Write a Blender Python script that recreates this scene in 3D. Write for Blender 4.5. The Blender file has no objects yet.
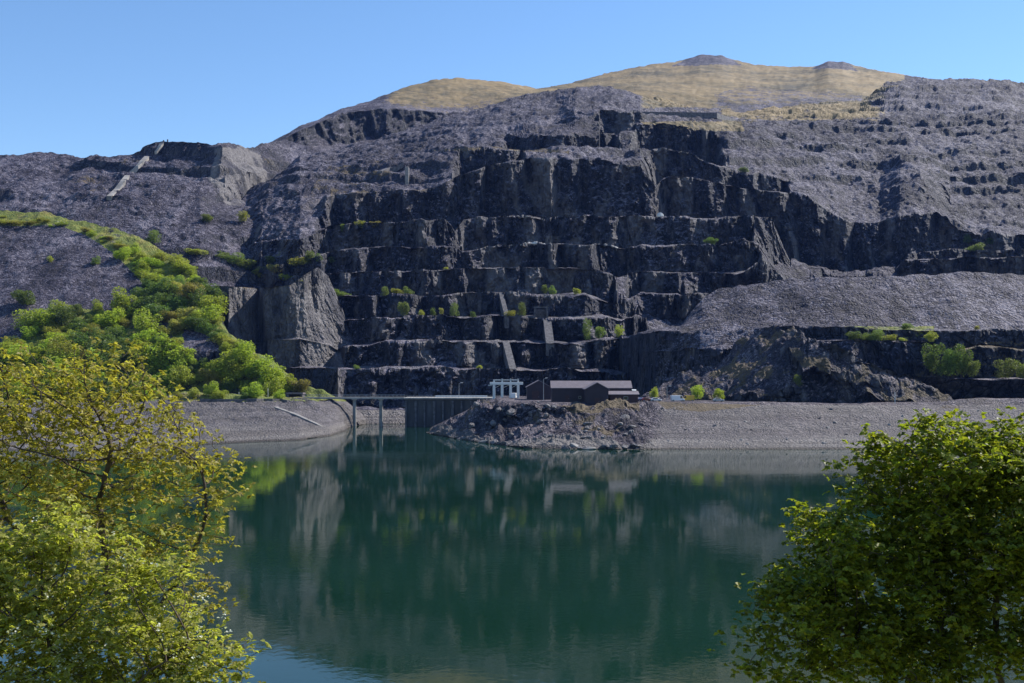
import bpy, bmesh, math, random
import numpy as np
from mathutils import Vector, Matrix

# ------------------------------------------------------------------ camera, sky, sun, exposure
S = bpy.context.scene
COL = S.collection
F_PX, HORIZON, EYE = 1098.0, 370.0, 25.0          # focal length in pixels, horizon row, eye height above the lake (m)
cam_data = bpy.data.cameras.new("camera")
cam = bpy.data.objects.new("camera", cam_data)
COL.objects.link(cam)
cam.location = (0, 0, EYE)
cam.rotation_euler = (math.radians(90), 0, 0)
cam_data.sensor_width = 36.0
cam_data.lens = 36.0 * F_PX / 1024.0
cam_data.shift_y = (HORIZON - 341.5) / 1024.0
cam_data.clip_start = 0.1
cam_data.clip_end = 20000
S.camera = cam

SUN_AZ, SUN_EL = 59.0, 43.0                        # degrees right of the view direction, above the horizon
world = bpy.data.worlds.new("World")
S.world = world
world.use_nodes = True
wn, wl = world.node_tree.nodes, world.node_tree.links
wn.clear()
sky = wn.new("ShaderNodeTexSky")
sky.sky_type = 'NISHITA'
sky.sun_disc = False
sky.sun_elevation = math.radians(SUN_EL)
sky.sun_rotation = math.radians(SUN_AZ)
sky.altitude = 900
sky.air_density = 1.0
sky.dust_density = 0.0
sky.ozone_density = 3.0
bg = wn.new("ShaderNodeBackground")
bg.inputs[1].default_value = 0.13
wo = wn.new("ShaderNodeOutputWorld")
sat = wn.new("ShaderNodeHueSaturation")
sat.inputs["Saturation"].default_value = 1.10
wl.new(sky.outputs[0], sat.inputs["Color"])
wl.new(sat.outputs[0], bg.inputs[0])
wl.new(bg.outputs[0], wo.inputs[0])

sun_data = bpy.data.lights.new("sun", 'SUN')
sun_data.energy = 5.0
sun_data.angle = math.radians(0.53)
sun_data.color = (1.0, 0.95, 0.87)
sun = bpy.data.objects.new("sun", sun_data)
COL.objects.link(sun)
az, el = math.radians(SUN_AZ), math.radians(SUN_EL)
to_sun = Vector((math.sin(az) * math.cos(el), math.cos(az) * math.cos(el), math.sin(el)))
sun.rotation_euler = to_sun.to_track_quat('Z', 'Y').to_euler()
sun.location = (300, 200, 900)

S.view_settings.view_transform = 'Standard'
S.view_settings.look = 'None'
S.view_settings.gamma = 1
S.view_settings.use_curve_mapping = False
S.view_settings.exposure = 0.5
S.cycles.max_bounces = 5
S.cycles.volume_bounces = 0
S.cycles.diffuse_bounces = 2
S.cycles.glossy_bounces = 2
S.cycles.transmission_bounces = 3
S.cycles.caustics_reflective = False
S.cycles.caustics_refractive = False

rng = np.random.default_rng(11)
random.seed(11)


# ------------------------------------------------------------------ helpers
def at(x, y, d):
    """The place seen at photo pixel (x, y) at the forward distance d (metres)."""
    return Vector(((x - 512.0) / F_PX * d, d, EYE - (y - HORIZON) / F_PX * d))


def at_z(x, z, d):
    return Vector(((x - 512.0) / F_PX * d, d, z))


def shore_d(y):
    """Distance of the waterline seen at row y."""
    return EYE * F_PX / (y - HORIZON)


def _hash(ix, iy, iz, seed):
    h = (ix.astype(np.uint32) * np.uint32(374761393) + iy.astype(np.uint32) * np.uint32(668265263)
         + iz.astype(np.uint32) * np.uint32(2147483647) + np.uint32((seed * 1274126177) & 0xffffffff))
    h = (h ^ (h >> np.uint32(13))) * np.uint32(1274126177)
    h = (h ^ (h >> np.uint32(16))) * np.uint32(2246822519)
    h = h ^ (h >> np.uint32(15))
    return h.astype(np.float64) / 4294967295.0 * 2 - 1


def vnoise(p, seed=0):
    i = np.floor(p).astype(np.int64)
    f = p - i
    u = f * f * f * (f * (f * 6 - 15) + 10)
    out = 0
    for a in (0, 1):
        wx = u[:, 0] if a else 1 - u[:, 0]
        for b in (0, 1):
            wy = u[:, 1] if b else 1 - u[:, 1]
            for c in (0, 1):
                wz = u[:, 2] if c else 1 - u[:, 2]
                out = out + wx * wy * wz * _hash(i[:, 0] + a, i[:, 1] + b, i[:, 2] + c, seed)
    return out


def fbm(p, octaves=4, seed=0, gain=0.5, ridged=False):
    amp, tot, out = 1.0, 0.0, 0
    q = np.array(p, dtype=float)
    for o in range(octaves):
        n = vnoise(q, seed + o * 17)
        if ridged:
            n = 1 - 2 * np.abs(n)
        out = out + amp * n
        tot += amp
        amp *= gain
        q = q * 2.03 + 5.1
    return out / tot


def blocky(n, steps, hard=0.8):
    """Terrace a noise so that it falls into flat facets with sharp steps."""
    q = n * steps
    fl = np.floor(q)
    fr = q - fl
    fr = np.clip((fr - hard * 0.5) / (1 - hard), 0, 1)
    return (fl + fr) / steps


def smooth(a, b, x):
    t = np.clip((x - a) / (b - a), 0, 1)
    return t * t * (3 - 2 * t)


def in_poly(px, py, poly):
    r = np.zeros(len(px), bool)
    n = len(poly)
    for i in range(n):
        x0, y0 = poly[i]
        x1, y1 = poly[(i + 1) % n]
        c = ((y0 > py) != (y1 > py)) & (px < (x1 - x0) * (py - y0) / ((y1 - y0) + 1e-9) + x0)
        r ^= c
    return r


def mesh_from(name, verts, faces_flat, nside, mats, parent=None, smooth_faces=False, colors=None, mat_index=None):
    """One mesh object from numpy arrays; every face has nside corners."""
    me = bpy.data.meshes.new(name)
    verts = np.asarray(verts, dtype=np.float32).reshape(-1, 3)
    faces_flat = np.asarray(faces_flat, dtype=np.int32).ravel()
    nf = len(faces_flat) // nside
    me.vertices.add(len(verts))
    me.vertices.foreach_set("co", verts.ravel())
    me.loops.add(len(faces_flat))
    me.loops.foreach_set("vertex_index", faces_flat)
    me.polygons.add(nf)
    me.polygons.foreach_set("loop_start", np.arange(0, nf * nside, nside, dtype=np.int32))
    me.polygons.foreach_set("loop_total", np.full(nf, nside, dtype=np.int32))
    me.polygons.foreach_set("use_smooth", np.full(nf, bool(smooth_faces)))
    for m in (mats if isinstance(mats, (list, tuple)) else [mats]):
        me.materials.append(m)
    if mat_index is not None:
        me.polygons.foreach_set("material_index", np.asarray(mat_index, dtype=np.int32))
    if colors is not None:
        at_ = me.attributes.new("mask", 'FLOAT_COLOR', 'POINT')
        at_.data.foreach_set("color", np.asarray(colors, dtype=np.float32).ravel())
    me.update(calc_edges=True)
    me.validate()
    ob = bpy.data.objects.new(name, me)
    COL.objects.link(ob)
    if parent:
        ob.parent = parent
    return ob


def tag(o, label, cat, group=None):
    o["label"] = label
    o["category"] = cat
    if group:
        o["group"] = group
    return o


def structure(o):
    o["kind"] = "structure"
    return o


def empty(name, loc, label, cat, rot=0.0, group=None):
    o = bpy.data.objects.new(name, None)
    o.empty_display_size = 0.5
    COL.objects.link(o)
    o.location = loc
    o.rotation_euler = (0, 0, rot)
    return tag(o, label, cat, group)


# ------------------------------------------------------------------ materials
def new_mat(name):
    m = bpy.data.materials.new(name)
    m.use_nodes = True
    nt = m.node_tree
    nt.nodes.clear()
    out = nt.nodes.new("ShaderNodeOutputMaterial")
    b = nt.nodes.new("ShaderNodeBsdfPrincipled")
    nt.links.new(b.outputs[0], out.inputs[0])
    return m, nt, b, out


class N:
    """Small node-building helper."""
    def __init__(s, nt):
        s.nt = nt

    def n(s, kind, **kw):
        o = s.nt.nodes.new(kind)
        for k, v in kw.items():
            setattr(o, k, v)
        return o

    def put(s, sock, v):
        if hasattr(v, "links") or isinstance(v, bpy.types.NodeSocket):
            s.nt.links.new(v, sock)
        else:
            sock.default_value = v

    def math(s, op, a, b=0.0, c=None, clamp=False):
        o = s.n("ShaderNodeMath", operation=op, use_clamp=clamp)
        s.put(o.inputs[0], a)
        s.put(o.inputs[1], b)
        if c is not None:
            s.put(o.inputs[2], c)
        return o.outputs[0]

    def mix(s, f, a, b, blend='MIX'):
        o = s.n("ShaderNodeMix", data_type='RGBA', blend_type=blend)
        s.put(o.inputs[0], f)
        for sock, v in ((o.inputs[6], a), (o.inputs[7], b)):
            s.put(sock, v if not isinstance(v, tuple) else (*v[:3], 1.0))
        return o.outputs[2]

    def rng(s, v, a, b, c=0.0, d=1.0, smooth_=True):
        o = s.n("ShaderNodeMapRange", interpolation_type='SMOOTHSTEP' if smooth_ else 'LINEAR')
        s.put(o.inputs[0], v)
        for i, q in enumerate((a, b, c, d)):
            o.inputs[i + 1].default_value = q
        return o.outputs[0]

    def noise(s, vec, scale, detail=4.0, rough=0.55, dist=0.0):
        o = s.n("ShaderNodeTexNoise")
        s.put(o.inputs["Vector"], vec)
        o.inputs["Scale"].default_value = scale
        o.inputs["Detail"].default_value = detail
        o.inputs["Roughness"].default_value = rough
        o.inputs["Distortion"].default_value = dist
        return o.outputs[0]

    def vor(s, vec, scale, feature='F1'):
        o = s.n("ShaderNodeTexVoronoi", feature=feature)
        s.put(o.inputs["Vector"], vec)
        o.inputs["Scale"].default_value = scale
        return o

    def scaled(s, vec, sx, sy, sz):
        o = s.n("ShaderNodeVectorMath", operation='MULTIPLY')
        s.put(o.inputs[0], vec)
        o.inputs[1].default_value = (sx, sy, sz)
        return o.outputs[0]

    def ramp(s, f, stops):
        o = s.n("ShaderNodeValToRGB")
        s.put(o.inputs[0], f)
        e = o.color_ramp.elements
        while len(e) < len(stops):
            e.new(0.5)
        for el_, (p, c) in zip(e, stops):
            el_.position = p
            el_.color = (*c, 1)
        return o.outputs[0]

    def bump(s, h, dist, strength=1.0, normal=None):
        o = s.n("ShaderNodeBump")
        o.inputs["Strength"].default_value = strength
        o.inputs["Distance"].default_value = dist
        s.put(o.inputs["Height"], h)
        if normal is not None:
            s.put(o.inputs["Normal"], normal)
        return o.outputs[0]


def slate_material(name, block=1.0, tint=(1, 1, 1), warm=0.0):
    """Slate: dark streaked rock where it is steep, loose purple grey rubble where it lies flatter.
    Attribute mask: R moor grass, G green turf, B pale drawdown stone, A pale rock and rubble, also highlights painted on sunlit facets."""
    m, nt, b, out = new_mat(name)
    k = N(nt)
    geo = k.n("ShaderNodeNewGeometry")
    pos = geo.outputs["Position"]
    att = k.n("ShaderNodeAttribute", attribute_name="mask")
    sep = k.n("ShaderNodeSeparateColor")
    nt.links.new(att.outputs["Color"], sep.inputs[0])
    nz = k.n("ShaderNodeSeparateXYZ")
    nt.links.new(geo.outputs["Normal"], nz.inputs[0])
    hold = k.rng(nz.outputs[2], 0.38, 0.62)
    moor = k.math('MULTIPLY', sep.outputs[0], k.rng(nz.outputs[2], 0.25, 0.48))
    turf = k.math('MULTIPLY', sep.outputs[1], hold)
    pale, fresh = sep.outputs[2], att.outputs["Alpha"]
    big = k.noise(pos, 0.011, 5, 0.6)
    mid = k.noise(pos, 0.06, 5, 0.62)
    fine = k.noise(pos, 0.35 / block, 4, 0.65)
    wn_ = k.n("ShaderNodeTexNoise")
    nt.links.new(pos, wn_.inputs["Vector"])
    wn_.inputs["Scale"].default_value = 0.10
    wn_.inputs["Detail"].default_value = 3.0
    wv = k.n("ShaderNodeVectorMath", operation='MULTIPLY_ADD')
    nt.links.new(wn_.outputs["Color"], wv.inputs[0])
    wv.inputs[1].default_value = (11, 11, 11)
    nt.links.new(pos, wv.inputs[2])
    wpos = wv.outputs[0]
    v1 = k.vor(k.scaled(wpos, 1, 1.1, 1.2), 0.70 / block)
    v2 = k.vor(k.scaled(pos, 1, 1.1, 1.2), 1.7 / block)
    v0 = k.vor(k.scaled(wpos, 1, 1.2, 1.1), 0.17 / block)
    # rubble
    cell = k.n("ShaderNodeSeparateColor")
    nt.links.new(v1.outputs["Color"], cell.inputs[0])
    cell2 = k.n("ShaderNodeSeparateColor")
    nt.links.new(v2.outputs["Color"], cell2.inputs[0])
    tone = k.math('ADD', k.math('MULTIPLY', cell.outputs[0], 0.62), k.math('MULTIPLY', cell2.outputs[1], 0.55))
    tone = k.math('ADD', tone, k.math('MULTIPLY', k.math('SUBTRACT', mid, 0.5), 0.8))
    tone = k.math('ADD', tone, k.math('MULTIPLY', k.math('SUBTRACT', big, 0.5), 1.3))
    fall = k.noise(k.scaled(pos, 0.10, 0.022, 0.022), 1.0, 5, 0.65, 0.8)
    tone = k.math('ADD', tone, k.math('MULTIPLY', k.math('SUBTRACT', fall, 0.5), 1.2))
    rubble = k.ramp(tone, [(0.14, (0.009, 0.0075, 0.0145)), (0.40, (0.030, 0.0255, 0.041)), (0.66, (0.063, 0.0545, 0.081)), (0.98, (0.22, 0.20, 0.24))])
    if warm:
        rubble = k.mix(warm, rubble, k.mix(1.0, rubble, (1.22, 1.10, 0.90), 'MULTIPLY'))
    brown = k.rng(k.noise(pos, 0.02, 4, 0.7), 0.56, 0.72)
    rubble = k.mix(k.math('MULTIPLY', brown, 0.35), rubble, (0.11, 0.088, 0.062))
    # rock
    streak = k.noise(k.scaled(pos, 0.35, 0.35, 0.045), 1.0, 5, 0.65, 0.6)
    stain = k.noise(k.scaled(pos, 0.09, 0.09, 0.02), 1.0, 4, 0.6, 0.4)
    rk = k.math('ADD', k.math('MULTIPLY', streak, 0.6), k.math('MULTIPLY', stain, 0.5))
    rock = k.ramp(rk, [(0.32, (0.009, 0.011, 0.021)), (0.48, (0.023, 0.026, 0.042)), (0.60, (0.062, 0.060, 0.074)), (0.76, (0.21, 0.197, 0.198))])
    joint = k.vor(k.scaled(wpos, 0.16, 0.16, 0.05), 1.0, 'DISTANCE_TO_EDGE').outputs["Distance"]
    joint2 = k.vor(k.scaled(wpos, 0.45, 0.45, 0.22), 1.0, 'DISTANCE_TO_EDGE').outputs["Distance"]
    crack = k.math('MULTIPLY', k.rng(joint, 0.0, 0.09), k.rng(joint2, 0.0, 0.10, 0.35, 1.0))
    rock = k.mix(crack, (0.006, 0.007, 0.012), rock)
    rock = k.mix(k.math('MULTIPLY', k.rng(stain, 0.52, 0.7), 0.45), rock, (0.075, 0.060, 0.042))
    flat = k.rng(k.math('ADD', nz.outputs[2], k.math('MULTIPLY', k.math('SUBTRACT', fine, 0.5), 0.35)), 0.45, 0.70)
    col = k.mix(flat, rock, rubble)
    # pale rock and rubble, with highlights painted on sunlit facets
    col = k.mix(fresh, col, k.ramp(k.math('ADD', k.math('MULTIPLY', streak, 0.5), k.math('MULTIPLY', fine, 0.5)),
                                   [(0.3, (0.10, 0.092, 0.097)), (0.6, (0.24, 0.222, 0.22)), (0.9, (0.42, 0.39, 0.375))]))
    # pale drawdown stones
    st = k.math('ADD', k.math('MULTIPLY', cell2.outputs[0], 0.55), k.math('MULTIPLY', fine, 0.45))
    stone = k.ramp(st, [(0.1, (0.09, 0.080, 0.078)), (0.5, (0.175, 0.158, 0.148)), (0.9, (0.30, 0.27, 0.245))])
    band = k.noise(k.scaled(pos, 0.012, 0.012, 1.1), 1.0, 4, 0.6)
    stone = k.mix(k.rng(band, 0.35, 0.65), k.mix(1.0, stone, (0.62, 0.60, 0.60), 'MULTIPLY'), stone)
    zs = k.n("ShaderNodeSeparateXYZ")
    nt.links.new(pos, zs.inputs[0])
    stone = k.mix(k.rng(zs.outputs[2], 0.25, 0.6), k.mix(1.0, stone, (0.45, 0.42, 0.38), 'MULTIPLY'), stone)
    col = k.mix(pale, col, stone)
    # moor grass and turf
    gn = k.noise(pos, 0.06, 7, 0.78)
    gn2 = k.noise(pos, 0.008, 4, 0.6)
    moorc = k.ramp(k.math('ADD', k.math('MULTIPLY', gn, 0.55), k.math('MULTIPLY', gn2, 0.5)),
                   [(0.38, (0.050, 0.042, 0.030)), (0.46, (0.105, 0.085, 0.042)), (0.54, (0.215, 0.155, 0.070)), (0.68, (0.34, 0.24, 0.11))])
    edge = k.math('ADD', k.math('MULTIPLY', k.noise(pos, 0.05, 6, 0.75), 0.55), k.math('MULTIPLY', k.noise(pos, 0.22, 5, 0.75), 0.45))
    zsep = k.n("ShaderNodeSeparateXYZ")
    nt.links.new(pos, zsep.inputs[0])
    rusty = k.ramp(k.math('ADD', k.math('MULTIPLY', gn, 0.5), k.math('MULTIPLY', fine, 0.5)), [(0.35, (0.045, 0.034, 0.022)), (0.52, (0.105, 0.076, 0.042)), (0.7, (0.17, 0.125, 0.070))])
    moorc = k.mix(k.rng(zsep.outputs[2], 190, 235), rusty, moorc)
    col = k.mix(k.rng(k.math('ADD', moor, k.math('MULTIPLY', k.math('SUBTRACT', edge, 0.5), 2.0)), 0.44, 0.56), col, moorc)
    turfc = k.ramp(k.noise(pos, 0.09, 6, 0.75),
                   [(0.30, (0.09, 0.12, 0.025)), (0.48, (0.17, 0.20, 0.035)), (0.60, (0.24, 0.225, 0.045)), (0.75, (0.24, 0.18, 0.075))])
    col = k.mix(k.rng(k.math('ADD', turf, k.math('MULTIPLY', k.math('SUBTRACT', k.noise(pos, 0.12, 6, 0.75), 0.5), 1.2)), 0.42, 0.60), col, turfc)
    if tint != (1, 1, 1):
        col = k.mix(1.0, col, tint, 'MULTIPLY')
    nt.links.new(col, b.inputs["Base Color"])
    b.inputs["Roughness"].default_value = 0.78
    b.inputs["Specular IOR Level"].default_value = 0.3
    # relief
    h = k.math('ADD', k.math('MULTIPLY', v1.outputs["Distance"], -1.3 * block), k.math('MULTIPLY', v2.outputs["Distance"], -0.55 * block))
    h = k.math('ADD', h, k.math('MULTIPLY', v0.outputs["Distance"], -0.7 * block))
    h = k.math('ADD', h, k.math('MULTIPLY', mid, 1.0 * block))
    h = k.math('ADD', h, k.math('MULTIPLY', fine, 0.9 * block))
    h2 = k.math('ADD', k.math('MULTIPLY', streak, 2.6), k.math('MULTIPLY', fine, 1.6))
    h2 = k.math('ADD', h2, k.math('MULTIPLY', crack, 1.3))
    hm = k.n("ShaderNodeMix", data_type='FLOAT')
    k.put(hm.inputs[0], flat)
    k.put(hm.inputs[2], h2)
    k.put(hm.inputs[3], h)
    soft = k.math('SUBTRACT', 1.0, k.math('MULTIPLY', moor, 0.75), clamp=True)
    hh = k.math('MULTIPLY', hm.outputs[0], soft)
    nt.links.new(k.bump(hh, 1.0, 0.9), b.inputs["Normal"])
    return m


def plain(name, color, rough=0.7, var=0.25, scale=0.8, metal=0.0, spec=0.4, bump=0.0, coord_scale=(1, 1, 1)):
    """A painted, concrete or timber surface with mottled wear."""
    m, nt, b, out = new_mat(name)
    k = N(nt)
    tc = k.n("ShaderNodeTexCoord")
    vec = k.scaled(tc.outputs["Object"], *coord_scale)
    n1 = k.noise(vec, scale, 5, 0.65)
    f = k.rng(n1, 0.3, 0.7)
    lo = tuple(c * (1 - var) for c in color)
    hi = tuple(min(1, c * (1 + var)) for c in color)
    nt.links.new(k.mix(f, lo, hi), b.inputs["Base Color"])
    b.inputs["Roughness"].default_value = rough
    b.inputs["Metallic"].default_value = metal
    b.inputs["Specular IOR Level"].default_value = spec
    if bump:
        nt.links.new(k.bump(n1, bump, 0.8), b.inputs["Normal"])
    return m


def leaf_material(name, color, trans=0.45, var_hue=None, gloss=0.35, spread=0.35):
    """Leaves: diffuse plus light coming through; tone differs leaf by leaf (attribute mask, red) and plant by plant."""
    m = bpy.data.materials.new(name)
    m.use_nodes = True
    nt = m.node_tree
    nt.nodes.clear()
    k = N(nt)
    out = k.n("ShaderNodeOutputMaterial")
    att = k.n("ShaderNodeAttribute", attribute_name="mask")
    sep = k.n("ShaderNodeSeparateColor")
    nt.links.new(att.outputs["Color"], sep.inputs[0])
    lo = tuple(c * (1 - spread) for c in color)
    hi = tuple(c * (1 + spread) for c in color)
    col = k.mix(sep.outputs[0], lo, hi)
    if var_hue:
        col = k.mix(sep.outputs[1], col, var_hue)
    oi = k.n("ShaderNodeObjectInfo")
    hs = k.n("ShaderNodeHueSaturation")
    nt.links.new(k.rng(oi.outputs["Random"], 0, 1, 0.485, 0.515, False), hs.inputs["Hue"])
    nt.links.new(k.rng(oi.outputs["Random"], 0, 1, 0.75, 1.2, False), hs.inputs["Value"])
    nt.links.new(col, hs.inputs["Color"])
    col = hs.outputs[0]
    d = k.n("ShaderNodeBsdfPrincipled")
    nt.links.new(col, d.inputs["Base Color"])
    d.inputs["Roughness"].default_value = 0.5
    d.inputs["Specular IOR Level"].default_value = gloss
    t = k.n("ShaderNodeBsdfTranslucent")
    tcol = k.mix(1.0, col, (1.15, 1.25, 0.55), 'MULTIPLY')
    nt.links.new(tcol, t.inputs[0])
    mx = k.n("ShaderNodeMixShader")
    mx.inputs[0].default_value = trans
    nt.links.new(d.outputs[0], mx.inputs[1])
    nt.links.new(t.outputs[0], mx.inputs[2])
    nt.links.new(mx.outputs[0], out.inputs[0])
    return m


M = {}
M['slate'] = slate_material("slate")
M['slate_hill'] = slate_material("slate_hillside", block=0.7)
M['slate_near'] = slate_material("slate_shore", block=0.62, warm=0.75)
M['concrete'] = plain("concrete", (0.30, 0.285, 0.265), 0.85, 0.3, 0.35, bump=0.05)
M['dark_concrete'] = plain("wet_concrete", (0.07, 0.068, 0.07), 0.8, 0.35, 0.3, bump=0.05, coord_scale=(1, 1, 0.25))
M['white_paint'] = plain("white_paint", (0.66, 0.66, 0.64), 0.5, 0.08, 0.9)
M['cladding'] = plain("purple_cladding", (0.030, 0.020, 0.028), 0.6, 0.18, 0.5)
M['cladding_brown'] = plain("brown_cladding", (0.05, 0.022, 0.024), 0.6, 0.18, 0.5)
M['roof'] = plain("slate_roof", (0.165, 0.138, 0.152), 0.65, 0.12, 0.6)
M['glass'] = plain("window_glass", (0.02, 0.025, 0.03), 0.08, 0.1, 0.5, spec=0.6)
M['galv'] = plain("galvanised_metal", (0.34, 0.35, 0.36), 0.45, 0.12, 1.0, metal=0.4)
M['stone'] = plain("dry_stone", (0.11, 0.104, 0.108), 0.9, 0.45, 0.7, bump=0.3)
M['pale_stone'] = plain("pale_stone", (0.24, 0.225, 0.215), 0.9, 0.3, 0.5, bump=0.25)
M['stone_mid'] = plain("worn_stone", (0.25, 0.235, 0.22), 0.9, 0.45, 0.15, bump=0.25)
M['white_rock'] = plain("white_rock", (0.55, 0.54, 0.52), 0.85, 0.25, 0.6, bump=0.2)
M['rubber'] = plain("black_rubber", (0.02, 0.02, 0.02), 0.8, 0.1, 1)
M['bark'] = plain("bark", (0.075, 0.055, 0.042), 0.9, 0.45, 9.0, bump=0.02, coord_scale=(1, 1, 0.35))
M['oak_leaf'] = leaf_material("oak_leaf", (0.36, 0.30, 0.070), 0.58, (0.30, 0.23, 0.065))
M['thorn_leaf'] = leaf_material("hawthorn_leaf", (0.50, 0.54, 0.12), 0.62, (0.58, 0.56, 0.20), 0.35, 0.35)
M['sycamore_leaf'] = leaf_material("sycamore_leaf", (0.20, 0.235, 0.026), 0.5, (0.34, 0.32, 0.04), 0.3, 0.6)
M['petal'] = leaf_material("hawthorn_petal", (0.72, 0.72, 0.62), 0.3, None, 0.2, 0.12)
M['bright_leaf'] = leaf_material("bright_spring_leaf", (0.34, 0.41, 0.058), 0.5, (0.40, 0.42, 0.08))
M['olive_leaf'] = leaf_material("olive_leaf", (0.33, 0.34, 0.070), 0.5, (0.38, 0.36, 0.08))
M['deep_leaf'] = leaf_material("deep_green_leaf", (0.13, 0.19, 0.050), 0.42, (0.17, 0.20, 0.055))
M['fresh_leaf'] = leaf_material("fresh_leaf", (0.175, 0.225, 0.062), 0.44, (0.22, 0.24, 0.07))
M['tan_leaf'] = leaf_material("tan_leaf", (0.34, 0.31, 0.10), 0.45, (0.36, 0.29, 0.11))


def water_material():
    m, nt, b, out = new_mat("lake_water")
    k = N(nt)
    geo = k.n("ShaderNodeNewGeometry")
    pos = geo.outputs["Position"]
    patch = k.noise(k.scaled(pos, 1, 2.2, 1), 0.012, 3, 0.5)
    nt.links.new(k.mix(k.rng(patch, 0.35, 0.65), (0.005, 0.025, 0.0135), (0.007, 0.031, 0.018)), b.inputs["Base Color"])
    b.inputs["Roughness"].default_value = 0.02
    b.inputs["IOR"].default_value = 1.333
    b.inputs["Specular IOR Level"].default_value = 0.5
    r1 = k.noise(k.scaled(pos, 1, 1, 1), 1.1, 3, 0.55)
    r2 = k.noise(k.scaled(pos, 1, 1, 1), 0.22, 3, 0.5)
    breeze = k.rng(k.noise(k.scaled(pos, 0.35, 1, 1), 0.012, 4, 0.6), 0.40, 0.68, 0.35, 1.5)
    h = k.math('MULTIPLY', k.math('ADD', k.math('MULTIPLY', r1, 0.010), k.math('MULTIPLY', r2, 0.014)), breeze)
    nt.links.new(k.bump(h, 1.0, 1.0), b.inputs["Normal"])
    return m


M['water'] = water_material()


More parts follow.
